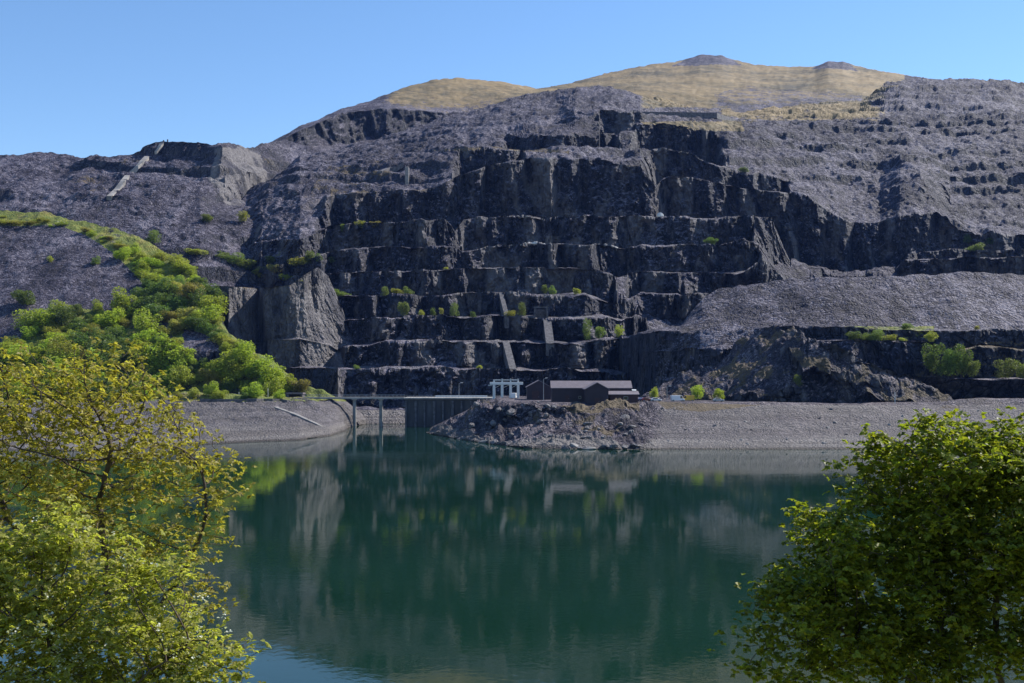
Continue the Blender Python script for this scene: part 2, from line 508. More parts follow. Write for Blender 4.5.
# ------------------------------------------------------------------ terrain sheets
class Sheet:
    """A landform as a sheet of cross-sections: each lip is a contour (photo column, row, distance, bench width behind it)."""
    def __init__(s, name, lips, x0, x1, dx, rows, material, jitter=1.0, cliff=1.0, scree=1.0, seed=0,
                 terrace=0.0, paint=None, drop=(60, 60), profile=None, lumps=0.0, saw=0.0, facet=True):
        xs = np.arange(x0, x1 + dx * 0.5, dx)
        nx = len(xs)
        curves = []                                     # each (y, d) per column
        row_lip = []
        gal = []
        DD = [np.interp(xs, [q[0] for q in kn], [q[2] for q in kn]) for kn in lips]
        ZZ = [EYE - (np.interp(xs, [q[0] for q in kn], [q[1] for q in kn]) - HORIZON) / F_PX * dd for kn, dd in zip(lips, DD)]
        for li, kn in enumerate(lips):
            kn = [tuple(q) + (0.0,) * (4 - len(q)) for q in kn]
            kx = np.array([q[0] for q in kn], float)
            y = np.interp(xs, kx, [q[1] for q in kn])
            d = np.interp(xs, kx, [q[2] for q in kn])
            w = np.interp(xs, kx, [q[3] for q in kn])
            gal.append(smooth(2.0, 5.0, w))
            q = np.stack([(xs - 512) / F_PX * d, d * 0 + li * 37.0, d * 0], 1)
            if jitter and li > 0:
                dz = fbm(q / 20.0, 5, seed + 40) * 1.25 + fbm(q / 90.0, 2, seed + 41) * 1.2
                y = y - dz * jitter * F_PX / d
            curves.append((y, d))
            row_lip.append(li)
            if np.abs(w).max() > 0.1:
                z = EYE - (y - HORIZON) / F_PX * d
                plain_w = np.abs(w)
                d2 = d + np.maximum(plain_w, 0.5)
                if li + 1 < len(lips):                  # a gallery wall rises steeply from the back of its bench
                    wall = smooth(2.0, 5.0, w)
                    d2 = np.maximum(d2, d2 * (1 - wall) + (DD[li + 1] - (0.24 + 0.16 * fbm(q / 16.0, 3, seed + 44)) * np.maximum(ZZ[li + 1] - ZZ[li], 0)) * wall)
                curves.append((HORIZON + (EYE - z - 0.03 * plain_w) * F_PX / d2, d2))
                row_lip.append(li + 0.5)
        pts = []
        damps = []
        lipid = []
        for i in range(len(curves) - 1):
            (ya, da), (yb, db) = curves[i], curves[i + 1]
            n = max(3, int(rows * max(np.percentile(np.abs(ya - yb), 90), 3)))
            if row_lip[i + 1] % 1 == 0.5:
                n = 5
            for j in range(n):
                t = j / n
                pts.append((ya, da, yb, db, t, row_lip[i + 1] % 1 != 0.5))
                damps.append(gal[int(row_lip[i])] * (1.0 if row_lip[i + 1] % 1 == 0.5 else 0.0))
                lipid.append(row_lip[i] + t * 0.5)
        pts.append((*curves[-1], *curves[-1], 0.0, True))
        damps += [np.zeros(nx)] * 3
        lipid.append(row_lip[-1])
        R = len(pts)
        P = np.zeros((R, nx, 3))
        for r, (ya, da, yb, db, t, rising) in enumerate(pts):
            pa = np.stack([(xs - 512) / F_PX * da, da, EYE - (ya - HORIZON) / F_PX * da], 1)
            pb = np.stack([(xs - 512) / F_PX * db, db, EYE - (yb - HORIZON) / F_PX * db], 1)
            slope = np.abs(pb[:, 2] - pa[:, 2]) / (np.hypot(pb[:, 0] - pa[:, 0], pb[:, 1] - pa[:, 1]) + 0.1)
            ease = smooth(0.75, 1.5, slope) if rising else slope * 0
            th = (1 - (1 - t) ** 1.35) * ease + t * (1 - ease)
            P[r, :, :2] = pa[:, :2] + (pb[:, :2] - pa[:, :2]) * th[:, None]
            P[r, :, 2] = pa[:, 2] + (pb[:, 2] - pa[:, 2]) * t
        s.xs, s.lipid = xs, np.array(lipid)
        # back slope
        back = []
        for kk, (fd, fz) in enumerate(((0.25, 0.12), (1.0, 1.0))):
            b = P[-1].copy()
            b[:, 1] += drop[0] * fd
            b[:, 0] *= (b[:, 1] / P[-1][:, 1])
            b[:, 2] -= drop[1] * fz
            back.append(b)
        P = np.concatenate([P, np.array(back)], 0)
        R = P.shape[0]
        # steepness
        du = np.gradient(P, axis=1)
        dv = np.gradient(P, axis=0)
        nrm = np.cross(du, dv)
        nrm /= (np.linalg.norm(nrm, axis=2, keepdims=True) + 1e-9)
        nzv = np.abs(nrm[:, :, 2])
        steep = 1 - smooth(0.45, 0.80, nzv)
        # soften the steepness map
        for _ in range(3):
            steep[1:-1] = (steep[:-2] + 2 * steep[1:-1] + steep[2:]) / 4
        flatP = P.reshape(-1, 3)
        st = steep.ravel()
        dist = flatP[:, 1]
        q = flatP * np.array([1, 1, 1])
        fine_cut = 1.0
        # cliffs: vertical buttresses and joints pushed along the line of sight
        if cliff:
            a = fbm(q * np.array([1 / 34, 1 / 34, 1 / 160]) + seed, 2, seed + 1)
            a = a + 0.55 * blocky(fbm(q * np.array([1 / 15, 1 / 15, 1 / 70]) + seed, 2, seed + 2), 5)
            bb = blocky(fbm(q * np.array([1 / 6.5, 1 / 6.5, 1 / 16]), 3, seed + 3), 4, 0.7)
            c = fbm(q / 3.2, 3, seed + 4)
            off = (a * 11.0 + bb * 7.0 + c * 2.6) * st * cliff
            flatP = flatP + (flatP - np.array([0, 0, EYE])) * (off / dist)[:, None]
        if saw:                                         # stepped buttresses: faces that turn away to one side
            lid = np.concatenate([s.lipid, [s.lipid[-1]] * 2])
            layer = np.repeat(np.floor(lid + 0.5), nx)
            u = q[:, 0] + 0.25 * q[:, 1]
            u = u / 27.0 + 0.75 * fbm(np.stack([u / 45.0, layer * 7.3, q[:, 2] / 90.0], 1), 2, seed + 21) + layer * 0.37
            cellid = np.floor(u)
            fr = u - cellid
            amp = (_hash(cellid.astype(np.int64), layer.astype(np.int64), layer.astype(np.int64) * 0, seed + 22) * 0.5 + 0.5) ** 1.3
            cut = 0.70 + 0.14 * _hash(cellid.astype(np.int64), layer.astype(np.int64), layer.astype(np.int64) * 0, seed + 23)
            tri = np.where(fr < cut, fr / cut, 1 - (fr - cut) / (1 - cut))
            flatP = flatP - (flatP - np.array([0, 0, EYE])) * ((tri - 0.3) * amp * saw * np.clip(st * 1.3, 0, 1) / dist)[:, None]
        if scree:
            g = fbm(q / 60.0, 3, seed + 7) * 4.5 + fbm(q / 36.0, 4, seed + 10, 0.55, True) * 2.4 + fbm(q / 13.0, 3, seed + 8) * 2.6 + fbm(q / 4.0, 2, seed + 9) * 1.1
            flatP[:, 2] += g * (1 - st * 0.75) * scree * smooth(-2, 14, q[:, 2]) * (1 - 0.55 * np.concatenate(damps))
        if lumps:
            rr = fbm(q / 14.0, 4, seed + 12, 0.55, True)
            bl = blocky(fbm(q * np.array([1 / 9, 1 / 9, 1 / 5]), 3, seed + 13), 4, 0.7)
            flatP[:, 2] += (rr * 1.6 + bl * 2.2) * lumps
            flatP = flatP + (flatP - np.array([0, 0, EYE])) * ((bl * 2.2 * lumps) / dist)[:, None]
        if terrace:
            zz = q[:, 2] + fbm(q / 210.0, 2, seed + 15) * 22 + fbm(q / 30.0, 2, seed + 17) * 1.2
            per = 17.0
            fr = zz / per - np.floor(zz / per)
            stp = np.where(fr < 0.84, fr / 0.84 * 0.45, 0.45 + (fr - 0.84) / 0.16 * 0.55) - fr
            msk = smooth(-0.25, 0.3, fbm(q * np.array([1 / 110, 1 / 110, 1 / 40]), 3, seed + 16))
            flatP[:, 2] += stp * per * terrace * msk * (1 - st)
        P = flatP.reshape(R, nx, 3)
        s.P = P
        PX = 512 + P[:, :, 0] / P[:, :, 1] * F_PX
        PY = HORIZON - (P[:, :, 2] - EYE) / P[:, :, 1] * F_PX
        s.PX, s.PY = PX, PY
        col = np.zeros((R * nx, 4), np.float32)
        if paint:
            paint(col, PX.ravel(), PY.ravel(), P.reshape(-1, 3), st)
        if saw:                                         # pale waste rubble left along the galleries
            dm = np.concatenate(damps) * smooth(-0.15, 0.45, fbm(q / 14.0, 3, seed + 31)) * 0.85
            col[:, 3] = np.maximum(col[:, 3], dm)
        idx = np.arange(R * nx).reshape(R, nx)
        quads = np.stack([idx[:-1, :-1], idx[:-1, 1:], idx[1:, 1:], idx[1:, :-1]], -1).reshape(-1, 4)
        s.ob = structure(mesh_from(name, P.reshape(-1, 3), quads, 4, material, smooth_faces=facet is False, colors=col))

    def ground(s, x, y):
        """The nearest surface point of the sheet seen at photo pixel (x, y)."""
        c = int(np.clip(round((x - s.xs[0]) / (s.xs[1] - s.xs[0])), 0, len(s.xs) - 1))
        py = s.PY[:, c]
        hit = np.where((py[:-1] > y) & (py[1:] <= y))[0]
        r = hit[0] if len(hit) else int(np.argmin(np.abs(py - y)))
        return Vector(s.P[r, c])


# ---- far grass mountain behind the quarry
def paint_far(c, x, y, p, st):
    g = smooth(355, 410, x) * (1 - st)
    tops = in_poly(x, y, [(672, 66), (690, 58), (705, 52), (730, 57), (742, 66), (720, 64), (690, 66)]) | \
        in_poly(x, y, [(812, 69), (826, 58), (848, 62), (858, 71), (830, 68)]) | (x > 905)
    g = np.where(tops, 0.18, g)
    nn = fbm(p / 90.0, 4, 73)
    heath = in_poly(x + 14 * nn, y + 5 * nn, [(712, 93), (760, 88), (815, 90), (860, 94), (880, 104), (820, 110), (740, 112), (715, 103)])
    g = g * np.where(heath, 0.52, 0.86 + 0.25 * nn)
    g = g * (0.55 + 0.45 * smooth(112, 96, y + 10 * nn + (x < 560) * 4))
    c[:, 0] = g


far_lips = [
    [(200, 230, 1050), (300, 165, 1100), (400, 165, 1150), (500, 140, 1200), (700, 130, 1250), (1500, 240, 1200)],
    [(200, 215, 1090), (300, 146, 1150), (350, 144, 1220), (400, 136, 1260), (450, 126, 1300), (500, 108, 1350), (600, 100, 1400), (640, 108, 1400), (700, 118, 1330), (900, 118, 1330), (1024, 140, 1400), (1500, 230, 1300)],
    [(200, 180, 1110), (262, 150, 1100), (300, 131, 1160), (340, 113, 1232), (380, 108, 1258), (420, 112, 1286), (450, 114, 1315), (500, 100, 1420), (600, 93, 1500), (640, 90, 1520), (700, 96, 1480), (900, 102, 1480), (1024, 130, 1480), (1500, 225, 1350)],
    [(200, 178, 1130), (262, 148, 1150), (300, 128.5, 1210), (340, 110.5, 1300), (380, 98, 1400), (400, 89, 1480), (430, 81, 1560), (455, 78.5, 1600), (480, 80, 1620), (510, 84, 1640), (535, 88.5, 1660),
     (570, 84, 1760), (600, 75, 1880), (640, 66, 2020), (665, 63, 2100), (685, 60, 2150), (700, 55, 2170), (722, 56, 2170), (735, 61, 2150), (760, 66, 2100), (790, 67, 2050), (815, 67, 2000), (828, 61.5, 1980), (843, 62, 1980),
     (855, 66, 1980), (880, 70, 1920), (905, 76, 1850), (940, 80, 1800), (1024, 100, 1750), (1200, 150, 1600), (1500, 220, 1500)],
]
far_mountain = Sheet("grass_mountain", far_lips, 190, 1300, 1.6, 0.9, M['slate'], jitter=0.7, cliff=0.9, scree=0.55, seed=5, paint=paint_far, drop=(500, 120), facet=False)


# ---- left hill with the incline and the pale cliff of the notch
def paint_left_hill(c, x, y, p, st):
    x = x + 7 * fbm(p / 18.0, 4, 95)
    y = y + 5 * fbm(p / 18.0, 4, 96)
    c[:, 3] = (in_poly(x, y, [(215, 150), (240, 146), (262, 155), (268, 185), (240, 203), (225, 205), (208, 178)])) * 1.0 * smooth(-0.2, 0.4, fbm(p / 14.0, 3, 90) + 0.35)
    c[:, 0] = in_poly(x, y, [(262, 158), (305, 147), (300, 172), (275, 196), (262, 180)]) * 0.34 + \
        in_poly(x, y, [(75, 176), (100, 172), (110, 190), (80, 192)]) * 0.40 + in_poly(x, y, [(118, 156), (150, 154), (150, 163), (118, 165)]) * 0.4


left_hill_lips = [
    [(-400, 300, 640), (150, 300, 650), (240, 290, 700), (330, 262, 760)],
    [(-400, 235, 740), (0, 232, 740), (100, 235, 740), (200, 232, 745), (240, 222, 775), (280, 214, 800), (330, 214, 800)],
    [(-400, 205, 790), (0, 200, 790), (60, 200, 790), (100, 199, 790, 2.6), (150, 199, 785, 2.6), (200, 205, 790), (235, 204, 840), (262, 192, 930), (280, 186, 960), (310, 190, 980)],
    [(-400, 190, 820), (60, 190, 830), (90, 183, 828, 3.5), (160, 182, 828, 3.5), (200, 185, 835, 2.6), (225, 175, 850), (250, 172, 900), (265, 178, 950), (285, 172, 1000), (310, 180, 1010)],
    [(-400, 178, 860), (60, 178, 870), (95, 171.5, 862, 3.5), (165, 170, 862, 3.5), (200, 168, 870, 2.6), (220, 158, 865), (245, 160, 925), (262, 166, 980), (290, 160, 1040), (312, 165, 1050)],
    [(-400, 165, 900), (0, 166, 900), (60, 165, 900), (95, 160, 895, 3.5), (165, 159, 895, 3.5), (205, 155, 895, 2.4), (222, 147, 885), (245, 151, 945), (262, 154, 1010), (290, 152, 1070), (312, 150, 1080)],
    [(-400, 160, 960), (-100, 157, 950), (0, 154, 940), (30, 151, 940), (70, 156, 930), (85, 157.5, 925), (97, 150.5, 925), (140, 149.5, 925), (152, 144, 925), (163, 140, 930), (220, 141.5, 900), (232, 143, 935), (242, 146, 960), (262, 146.5, 1040), (285, 142, 1100), (305, 146, 1110)],
]
left_hill = Sheet("slate_tip_hill", left_hill_lips, -260, 308, 1.25, 1.4, M['slate'], jitter=0.45, cliff=0.55, scree=1.0, seed=21, paint=paint_left_hill, terrace=0.9, drop=(160, 90))


# ---- the quarry: galleries, big dark walls, upper tips
def paint_quarry(c, x, y, p, st):
    n = fbm(p / 30.0, 3, 71)
    g = smooth(131, 108, y + 12 * fbm(p / 45.0, 3, 72)) * smooth(630, 650, x) * smooth(915, 860, x + 25 * n) * 0.8 * (1 - 0.55 * in_poly(x, y, [(690, 107), (722, 106), (722, 122), (600, 122), (600, 109)]))
    g = g + in_poly(x, y, [(640, 122), (690, 121), (740, 122), (745, 131), (690, 131), (650, 128)]) * 0.6
    g = g + in_poly(x, y, [(300, 200), (330, 165), (385, 158), (400, 175), (340, 190)]) * 0.42
    # rusty heather along the big lips
    for line in ([(470, 176), (520, 164), (600, 164), (660, 172)], [(430, 152), (500, 149), (570, 153)], [(330, 195), (430, 190), (470, 174)]):
        yy = np.interp(x, [q[0] for q in line], [q[1] for q in line])
        ok = (x > line[0][0]) & (x < line[-1][0])
        g = g + ok * np.exp(-((y - yy + 1) / 4.0) ** 2) * (0.55 + 0.4 * n)
    c[:, 0] = np.clip(g, 0, 1)
    green = in_poly(x, y, [(225, 262), (262, 250), (320, 250), (330, 268), (300, 285), (230, 285)]) * (0.36 + 0.3 * n) + \
        in_poly(x, y, [(880, 255), (1024, 240), (1024, 262), (900, 268)]) * 0.3
    c[:, 1] = np.clip(green, 0, 1)
    rubble = smooth(0.0, 0.5, fbm(p / 9.0, 3, 77)) * (in_poly(x, y, [(500, 236), (560, 236), (622, 240), (622, 246), (500, 248)]) |
                                                    in_poly(x, y, [(700, 255), (745, 255), (752, 276), (690, 276)]) | in_poly(x, y, [(450, 238), (475, 246), (470, 252), (440, 240)]))
    c[:, 3] = np.clip(rubble * 0.7 + (st > 0.5) * 0.62 * smooth(0.05, 0.40, fbm(p * np.array([1 / 12, 1 / 12, 1 / 40]), 3, 79)), 0, 1)  # steep rock gets pale streaks, painted highlights for facets that catch the sun
    c[:, 2] = in_poly(x, y, [(345, 410), (410, 410), (410, 432), (345, 432)]) * 0.9


quarry_lips = [
    [(220, 450, 500), (340, 426, 505), (420, 426, 505), (1500, 440, 520)],
    [(220, 408, 545), (340, 409, 530, 4), (420, 410, 528, 4), (640, 401, 545, 12), (1500, 400, 560)],
    [(220, 400, 590), (300, 390, 690), (338, 371, 566, 14), (450, 371, 562, 22), (600, 370, 566, 22), (625, 373, 580, 18), (700, 372, 650), (1500, 372, 600)],
    [(220, 380, 600), (300, 360, 700), (345, 346, 598, 14), (400, 344, 592, 24), (480, 342, 592, 24), (600, 341, 596, 24), (628, 342, 610, 18), (650, 345, 650), (720, 342, 680), (1500, 342, 640)],
    [(220, 360, 620), (300, 332, 705), (345, 318, 632, 16), (400, 318, 626, 24), (480, 317, 626, 22), (540, 319, 628, 22), (605, 318, 626, 20), (622, 322, 640, 8), (645, 320, 680), (720, 316, 715), (790, 315, 720), (1500, 315, 680)],
    [(220, 330, 650), (290, 305, 712), (330, 297, 662, 14), (360, 297, 658, 20), (420, 297, 655, 24), (460, 294, 660, 24), (500, 294, 654, 20), (585, 295, 652, 20), (606, 303, 655, 8), (622, 306, 670), (640, 293, 690, 10), (662, 293, 685, 12), (684, 294, 695), (740, 294, 730), (790, 295, 735), (1500, 300, 700)],
    [(220, 296, 760), (262, 288, 715), (300, 276, 705), (330, 272, 690, 12), (380, 271, 684, 22), (430, 272, 680, 24), (457, 268, 684, 24), (475, 269, 690, 24), (520, 268, 688, 24), (590, 270, 690, 22), (618, 277, 700, 8), (640, 272, 715, 4), (655, 270, 712, 16), (700, 272, 712, 20), (745, 270, 712, 18), (762, 262, 720), (790, 286, 745), (830, 290, 775), (1500, 296, 740)],
    [(220, 275, 770), (262, 268, 712), (300, 258, 712), (330, 249, 722, 8), (380, 247, 717, 22), (420, 246, 713, 24), (452, 247, 716, 22), (464, 252, 730, 20), (500, 247, 736, 26), (535, 243, 735, 26), (600, 245, 735, 24), (625, 250, 745, 12), (642, 245, 738, 16), (690, 244, 735, 22), (720, 246, 738, 18), (744, 238, 742, 8), (758, 247, 752), (775, 268, 768), (830, 277, 785), (896, 277, 772), (905, 259, 760, 14), (1024, 257, 760, 14), (1500, 262, 760)],
    [(220, 248, 790), (262, 240, 745), (300, 235, 715), (330, 224, 750, 4), (370, 221, 745, 18), (410, 219, 741, 22), (444, 218, 738, 20), (455, 232, 748, 8), (466, 219, 776, 16), (500, 216, 776, 26), (530, 216, 776, 26), (545, 220, 786, 22), (565, 217, 780, 24), (640, 215, 772, 24), (690, 219, 772, 24), (745, 219, 775, 20), (772, 221, 780, 10), (790, 262, 795, 6), (815, 274, 805, 8), (850, 274, 808, 8), (895, 270, 806, 8), (908, 252, 785, 8), (960, 250, 785, 6), (1024, 248, 785, 6), (1500, 250, 800)],
    [(220, 222, 830), (262, 205, 800), (300, 204, 775), (340, 194, 800, -6), (390, 190, 800, -10), (425, 189, 800, -5), (438, 186, 800, 0), (458, 177, 804, 3.5), (480, 170, 812, 9), (510, 161, 816, 14), (525, 160, 816, 2), (560, 160, 817, 1), (600, 163, 817, 1), (640, 166, 812, 2), (655, 186, 815, 4), (668, 176, 828, 6), (690, 176, 835, 8), (715, 182, 838, 10), (735, 187, 842, 12), (760, 190, 842, 12), (790, 193, 845, 3), (808, 196, 850, 1), (830, 212, 850, 0), (850, 221, 850), (880, 222, 850), (900, 216, 845), (930, 213, 845), (950, 226, 840), (975, 236, 830), (1024, 236, 830), (1500, 240, 850)],
    [(220, 216, 870), (262, 192, 860), (300, 172, 880), (330, 166, 895), (370, 165, 895, -6), (420, 158, 890, -10), (445, 152, 890, -10), (500, 149, 890, 2), (530, 152, 892, 8), (600, 152, 890, 8), (625, 152, 890, 1), (662, 146, 890, 10), (690, 153, 888, 8), (700, 160, 890, 6), (738, 174, 905, 1), (765, 175, 910, 0), (792, 180, 920), (850, 184, 930), (880, 199, 905), (900, 188, 888), (920, 185, 886), (950, 203, 905, -6), (1024, 204, 915, -6), (1500, 220, 930)],
    [(220, 214, 900), (262, 188, 895), (300, 165, 930), (340, 156, 990), (400, 145, 1010, -4), (450, 136, 1010), (500, 133, 1000), (530, 138, 940), (560, 136, 935), (600, 138, 945, 2), (590, 136, 960, 2), (612, 132, 985, 5), (640, 124, 1000, 3), (660, 123, 1005, 0), (700, 128, 1000, -4), (740, 133, 1010, -5), (800, 140, 1020, -5), (900, 144, 1030, -5), (1024, 148, 1040), (1500, 200, 1020)],
    [(220, 213, 910), (262, 187, 915), (300, 163, 960), (340, 153, 1030), (400, 140, 1060), (450, 128, 1080), (500, 117, 1090), (560, 112, 1090), (575, 113, 1020), (585, 111, 1016, -10), (640, 112, 1018, -12), (660, 117, 1050, -12), (700, 118, 1070, -14), (722, 117, 1075, -10), (745, 121, 1090, -10), (800, 122, 1100, -8), (860, 122, 1110, -8), (1024, 122, 1120, -6), (1500, 190, 1080)],
    [(220, 212.5, 915), (262, 186.5, 925), (300, 162, 980), (340, 151.5, 1060), (380, 141, 1110), (440, 120, 1180), (480, 110, 1230), (510, 101, 1260), (540, 94.5, 1300), (560, 89, 1320), (580, 86, 1330), (610, 86, 1330), (650, 98, 1300), (690, 107, 1260), (720, 111, 1250), (760, 110, 1260), (800, 106, 1290), (860, 101, 1330), (885, 84, 1400), (905, 79.5, 1420), (940, 79, 1430), (990, 80.5, 1430), (1010, 81, 1430), (1024, 86, 1430), (1060, 97, 1400), (1200, 140, 1300), (1500, 180, 1200)],
]
quarry = Sheet("quarry_mountain", quarry_lips, 224, 1300, 1.0, 1.45, M['slate'], jitter=1.0, cliff=1.0, scree=1.25, seed=33, paint=paint_quarry, terrace=0.75, saw=17.0, drop=(140, 60))


# ---- right side: scree terrace above dark retaining cliffs
def paint_tip(c, x, y, p, st):
    c[:, 1] = in_poly(x, y, [(845, 326), (935, 326), (935, 338), (845, 338)]) * 0.55
    c[:, 0] = in_poly(x, y, [(930, 345), (1024, 340), (1024, 378), (900, 378)]) * 0.55


tip_lips = [
    [(560, 420, 680), (600, 410, 660), (625, 405, 580), (655, 404, 510), (720, 404, 470), (1500, 406, 435)],
    [(560, 400, 690), (600, 385, 680), (625, 381, 585), (655, 380, 514), (700, 378, 486), (850, 378, 449), (905, 377, 448, 9), (1024, 380, 447, 9), (1500, 380, 443, 9)],
    [(560, 380, 700), (600, 360, 690), (622, 355, 592), (655, 352, 518), (700, 350, 492), (820, 341, 467, 6), (930, 340, 460, 6), (945, 350, 460, 4), (980, 345, 464, 5), (1024, 350, 464, 5), (1500, 345, 458, 6)],
    [(560, 370, 710), (600, 345, 710), (622, 337, 596), (655, 332.5, 522, -5), (700, 331, 504, -10), (760, 328.5, 492, -12), (850, 328, 473, -14), (1024, 329, 472, -14), (1500, 329, 468, -14)],
    [(560, 368, 740), (600, 343, 730), (622, 334, 605), (655, 330.5, 550), (680, 326, 546), (692, 312, 552), (702, 300, 557), (716, 291, 560), (740, 285, 558), (790, 278, 551), (850, 276.5, 539), (1024, 275, 538), (1500, 272, 534)],
]
slate_tip = Sheet("slate_tip_terrain", tip_lips, 590, 1300, 1.0, 1.5, M['slate'], jitter=0.30, cliff=0.55, scree=0.55, seed=51, paint=paint_tip, drop=(90, 40))


# ---- rocky spur in front of it
def paint_spur(c, x, y, p, st):
    c[:, 0] = np.clip(0.47 + 0.6 * fbm(p / 9.0, 3, 61), 0, 0.66) * (1 - 0.6 * st)
    c[:, 3] = smooth(0.30, 0.6, fbm(p / 5.0, 3, 62)) * 0.55 * (x > 780)


spur_lips = [
    [(600, 425, 467), (640, 420, 462), (700, 420, 440), (760, 420, 414), (960, 424, 404)],
    [(600, 412, 470), (640, 404, 464), (700, 402, 443), (760, 401, 419), (800, 402, 412), (870, 404, 409), (960, 411, 407)],
    [(600, 411, 477), (640, 402, 471), (670, 394, 469), (700, 388, 463), (740, 378, 450), (770, 364, 444), (788, 358, 434), (803, 372, 417), (830, 380, 413), (870, 392, 412), (900, 400, 412), (960, 410, 410)],
    [(600, 410, 482), (640, 400, 476), (668, 386, 482), (690, 377, 483), (712, 366, 483), (735, 349, 480), (755, 338, 477), (775, 331, 470), (792, 334, 456), (808, 344, 432), (822, 352, 423), (836, 349, 421), (850, 355, 421), (862, 366, 420), (872, 371, 418), (900, 382, 418), (925, 389, 417), (945, 399, 416), (962, 409, 416)],
]
spur = Sheet("rock_spur_hill", spur_lips, 632, 962, 0.8, 1.6, M['slate_near'], jitter=0.8, cliff=0.45, scree=0.5, seed=63, paint=paint_spur, lumps=1.5, drop=(16, 14))


# ---- right shore, the rocky peninsula and the flat with the sheds
def paint_shore(c, x, y, p, st):
    z = p[:, 2]
    rocky = 1 - smooth(640, 668, x + 12 * fbm(p / 15.0, 3, 83))
    low = 1 - smooth(0.6, 2.6, z + fbm(p / 18.0, 3, 84) * 0.8)
    c[:, 2] = np.clip(low * 0.95 + (1 - rocky) * (0.70 + 0.30 * fbm(p / 20.0, 3, 85)) * (z < 12.4) - rocky * 0.35 * (z > 1.3), 0, 1)
    c[:, 0] = np.clip(in_poly(x, y, [(655, 400), (690, 403), (760, 405), (700, 412), (665, 409)]) * 0.62 + in_poly(x, y, [(560, 404), (600, 405), (640, 404), (640, 414), (570, 413)]) * 0.5
                      + rocky * (z > 1.5) * (y > 404) * np.clip(0.30 + 0.7 * fbm(p / 8.0, 3, 88), 0, 0.6)
                      + in_poly(x, y, [(700, 401), (1024, 401), (1024, 410), (700, 410)]) * 0.30, 0, 1)


shore_lips = [
    [(380, 455, 420), (428, 440, 436), (470, 450, 380), (540, 456, 345), (640, 456, 342), (1500, 456, 342)],
    [(380, 440, 430), (428, 433.5, shore_d(433.5)), (445, 437, shore_d(437)), (470, 441, shore_d(441)), (500, 445, shore_d(445)), (520, 448, shore_d(448)), (560, 449, shore_d(449)), (640, 449.5, shore_d(449.5)), (1500, 449, shore_d(449))],
    [(380, 438, 440), (428, 433, 437), (445, 432, 424), (470, 432, 401), (500, 431, 389), (520, 431, 383), (560, 431, 376), (600, 432, 372), (640, 432, 368), (1500, 430, 372)],
    [(380, 436, 450), (428, 432, 440), (445, 429, 430), (465, 423, 416), (480, 416, 406), (500, 408, 397), (515, 405, 394), (540, 405, 391), (575, 408, 388), (605, 408, 388), (640, 404, 398), (700, 403, 400), (860, 403.5, 398), (940, 402, 398), (1024, 399, 398), (1500, 392, 398)],
    [(380, 436, 455), (428, 432, 442), (445, 425, 434), (465, 416, 424), (480, 409, 422), (500, 402, 420), (515, 400.5, 418), (540, 401, 418), (590, 401.5, 416), (640, 401, 420), (860, 400.5, 425), (940, 399, 425), (1024, 395, 425), (1500, 386, 425)],
    [(380, 436, 460), (428, 432, 446), (445, 424, 440), (465, 414, 438), (480, 405, 440), (500, 399, 445), (515, 398.4, 470), (640, 398.2, 470), (860, 398, 470), (940, 396, 470), (1024, 392, 470), (1500, 383, 470)],
]
right_shore = Sheet("shore_terrain", shore_lips, 426, 1300, 0.9, 1.7, M['slate_near'], jitter=0.12, cliff=0.3, scree=0.22, seed=81, paint=paint_shore, drop=(70, 1))
# extra rock relief on the peninsula
me = right_shore.ob.data
co = np.empty(len(me.vertices) * 3, np.float32)
me.vertices.foreach_get("co", co)
co = co.reshape(-1, 3).astype(float)
pxx = 512 + co[:, 0] / co[:, 1] * F_PX
wgt = (1 - smooth(632, 672, pxx)) * smooth(424, 438, pxx) * smooth(-1.0, 1.0, co[:, 2]) * (1 - smooth(12.0, 13.0, co[:, 2])) * (co[:, 1] < np.where(pxx < 488, 452, 425))
rl = fbm(co * np.array([1 / 9, 1 / 9, 1 / 9]) + co[:, [2, 0, 1]] / 14, 4, 91, 0.55, True)
bl = blocky(fbm(co * np.array([1 / 7, 1 / 7, 1 / 3.5]), 3, 92), 4, 0.75)
bl = blocky(fbm(co * np.array([1 / 13, 1 / 13, 1 / 3.2]), 3, 92), 5, 0.75)
co[:, 2] += wgt * (rl * 2.0 + bl * 4.2)
co[:, 1] += wgt * bl * 8.0
flatm = smooth(495, 520, pxx) * smooth(404, 414, co[:, 1])
co[:, 2] = np.where(flatm > 0, np.minimum(co[:, 2], 12.9 * flatm + co[:, 2] * (1 - flatm)), co[:, 2])
me.vertices.foreach_set("co", co.astype(np.float32).ravel())
me.update()
right_shore.P = co.reshape(right_shore.P.shape)


# ---- left shore and wooded hillside
SCREE_POLY = [(-260, 228), (60, 226), (85, 235), (112, 252), (140, 280), (150, 296), (110, 312), (60, 306), (30, 330), (0, 352), (-260, 360)]


def paint_woods(c, x, y, p, st):
    n = fbm(p / 22.0, 4, 101)
    veg = ~in_poly(x, y, SCREE_POLY) & (y < 402)
    gl = in_poly(x, y, [(185, 325), (215, 340), (232, 362), (210, 366), (180, 350)]) | in_poly(x, y, [(150, 320), (172, 320), (172, 340), (150, 338)])
    c[:, 1] = np.where(veg & ~gl, np.clip(0.66 + 0.35 * n, 0.3, 1), 0.10 + 0.2 * n * (y < 330))
    beach = (y > 401.5)
    c[:, 1] = np.where(beach, 0, c[:, 1])
    low = 1 - smooth(0.8, 4.5, p[:, 2] + fbm(p / 20.0, 3, 103) * 1.2)
    c[:, 2] = np.where(beach, np.clip(0.65 + 0.4 * low, 0, 1), 0)


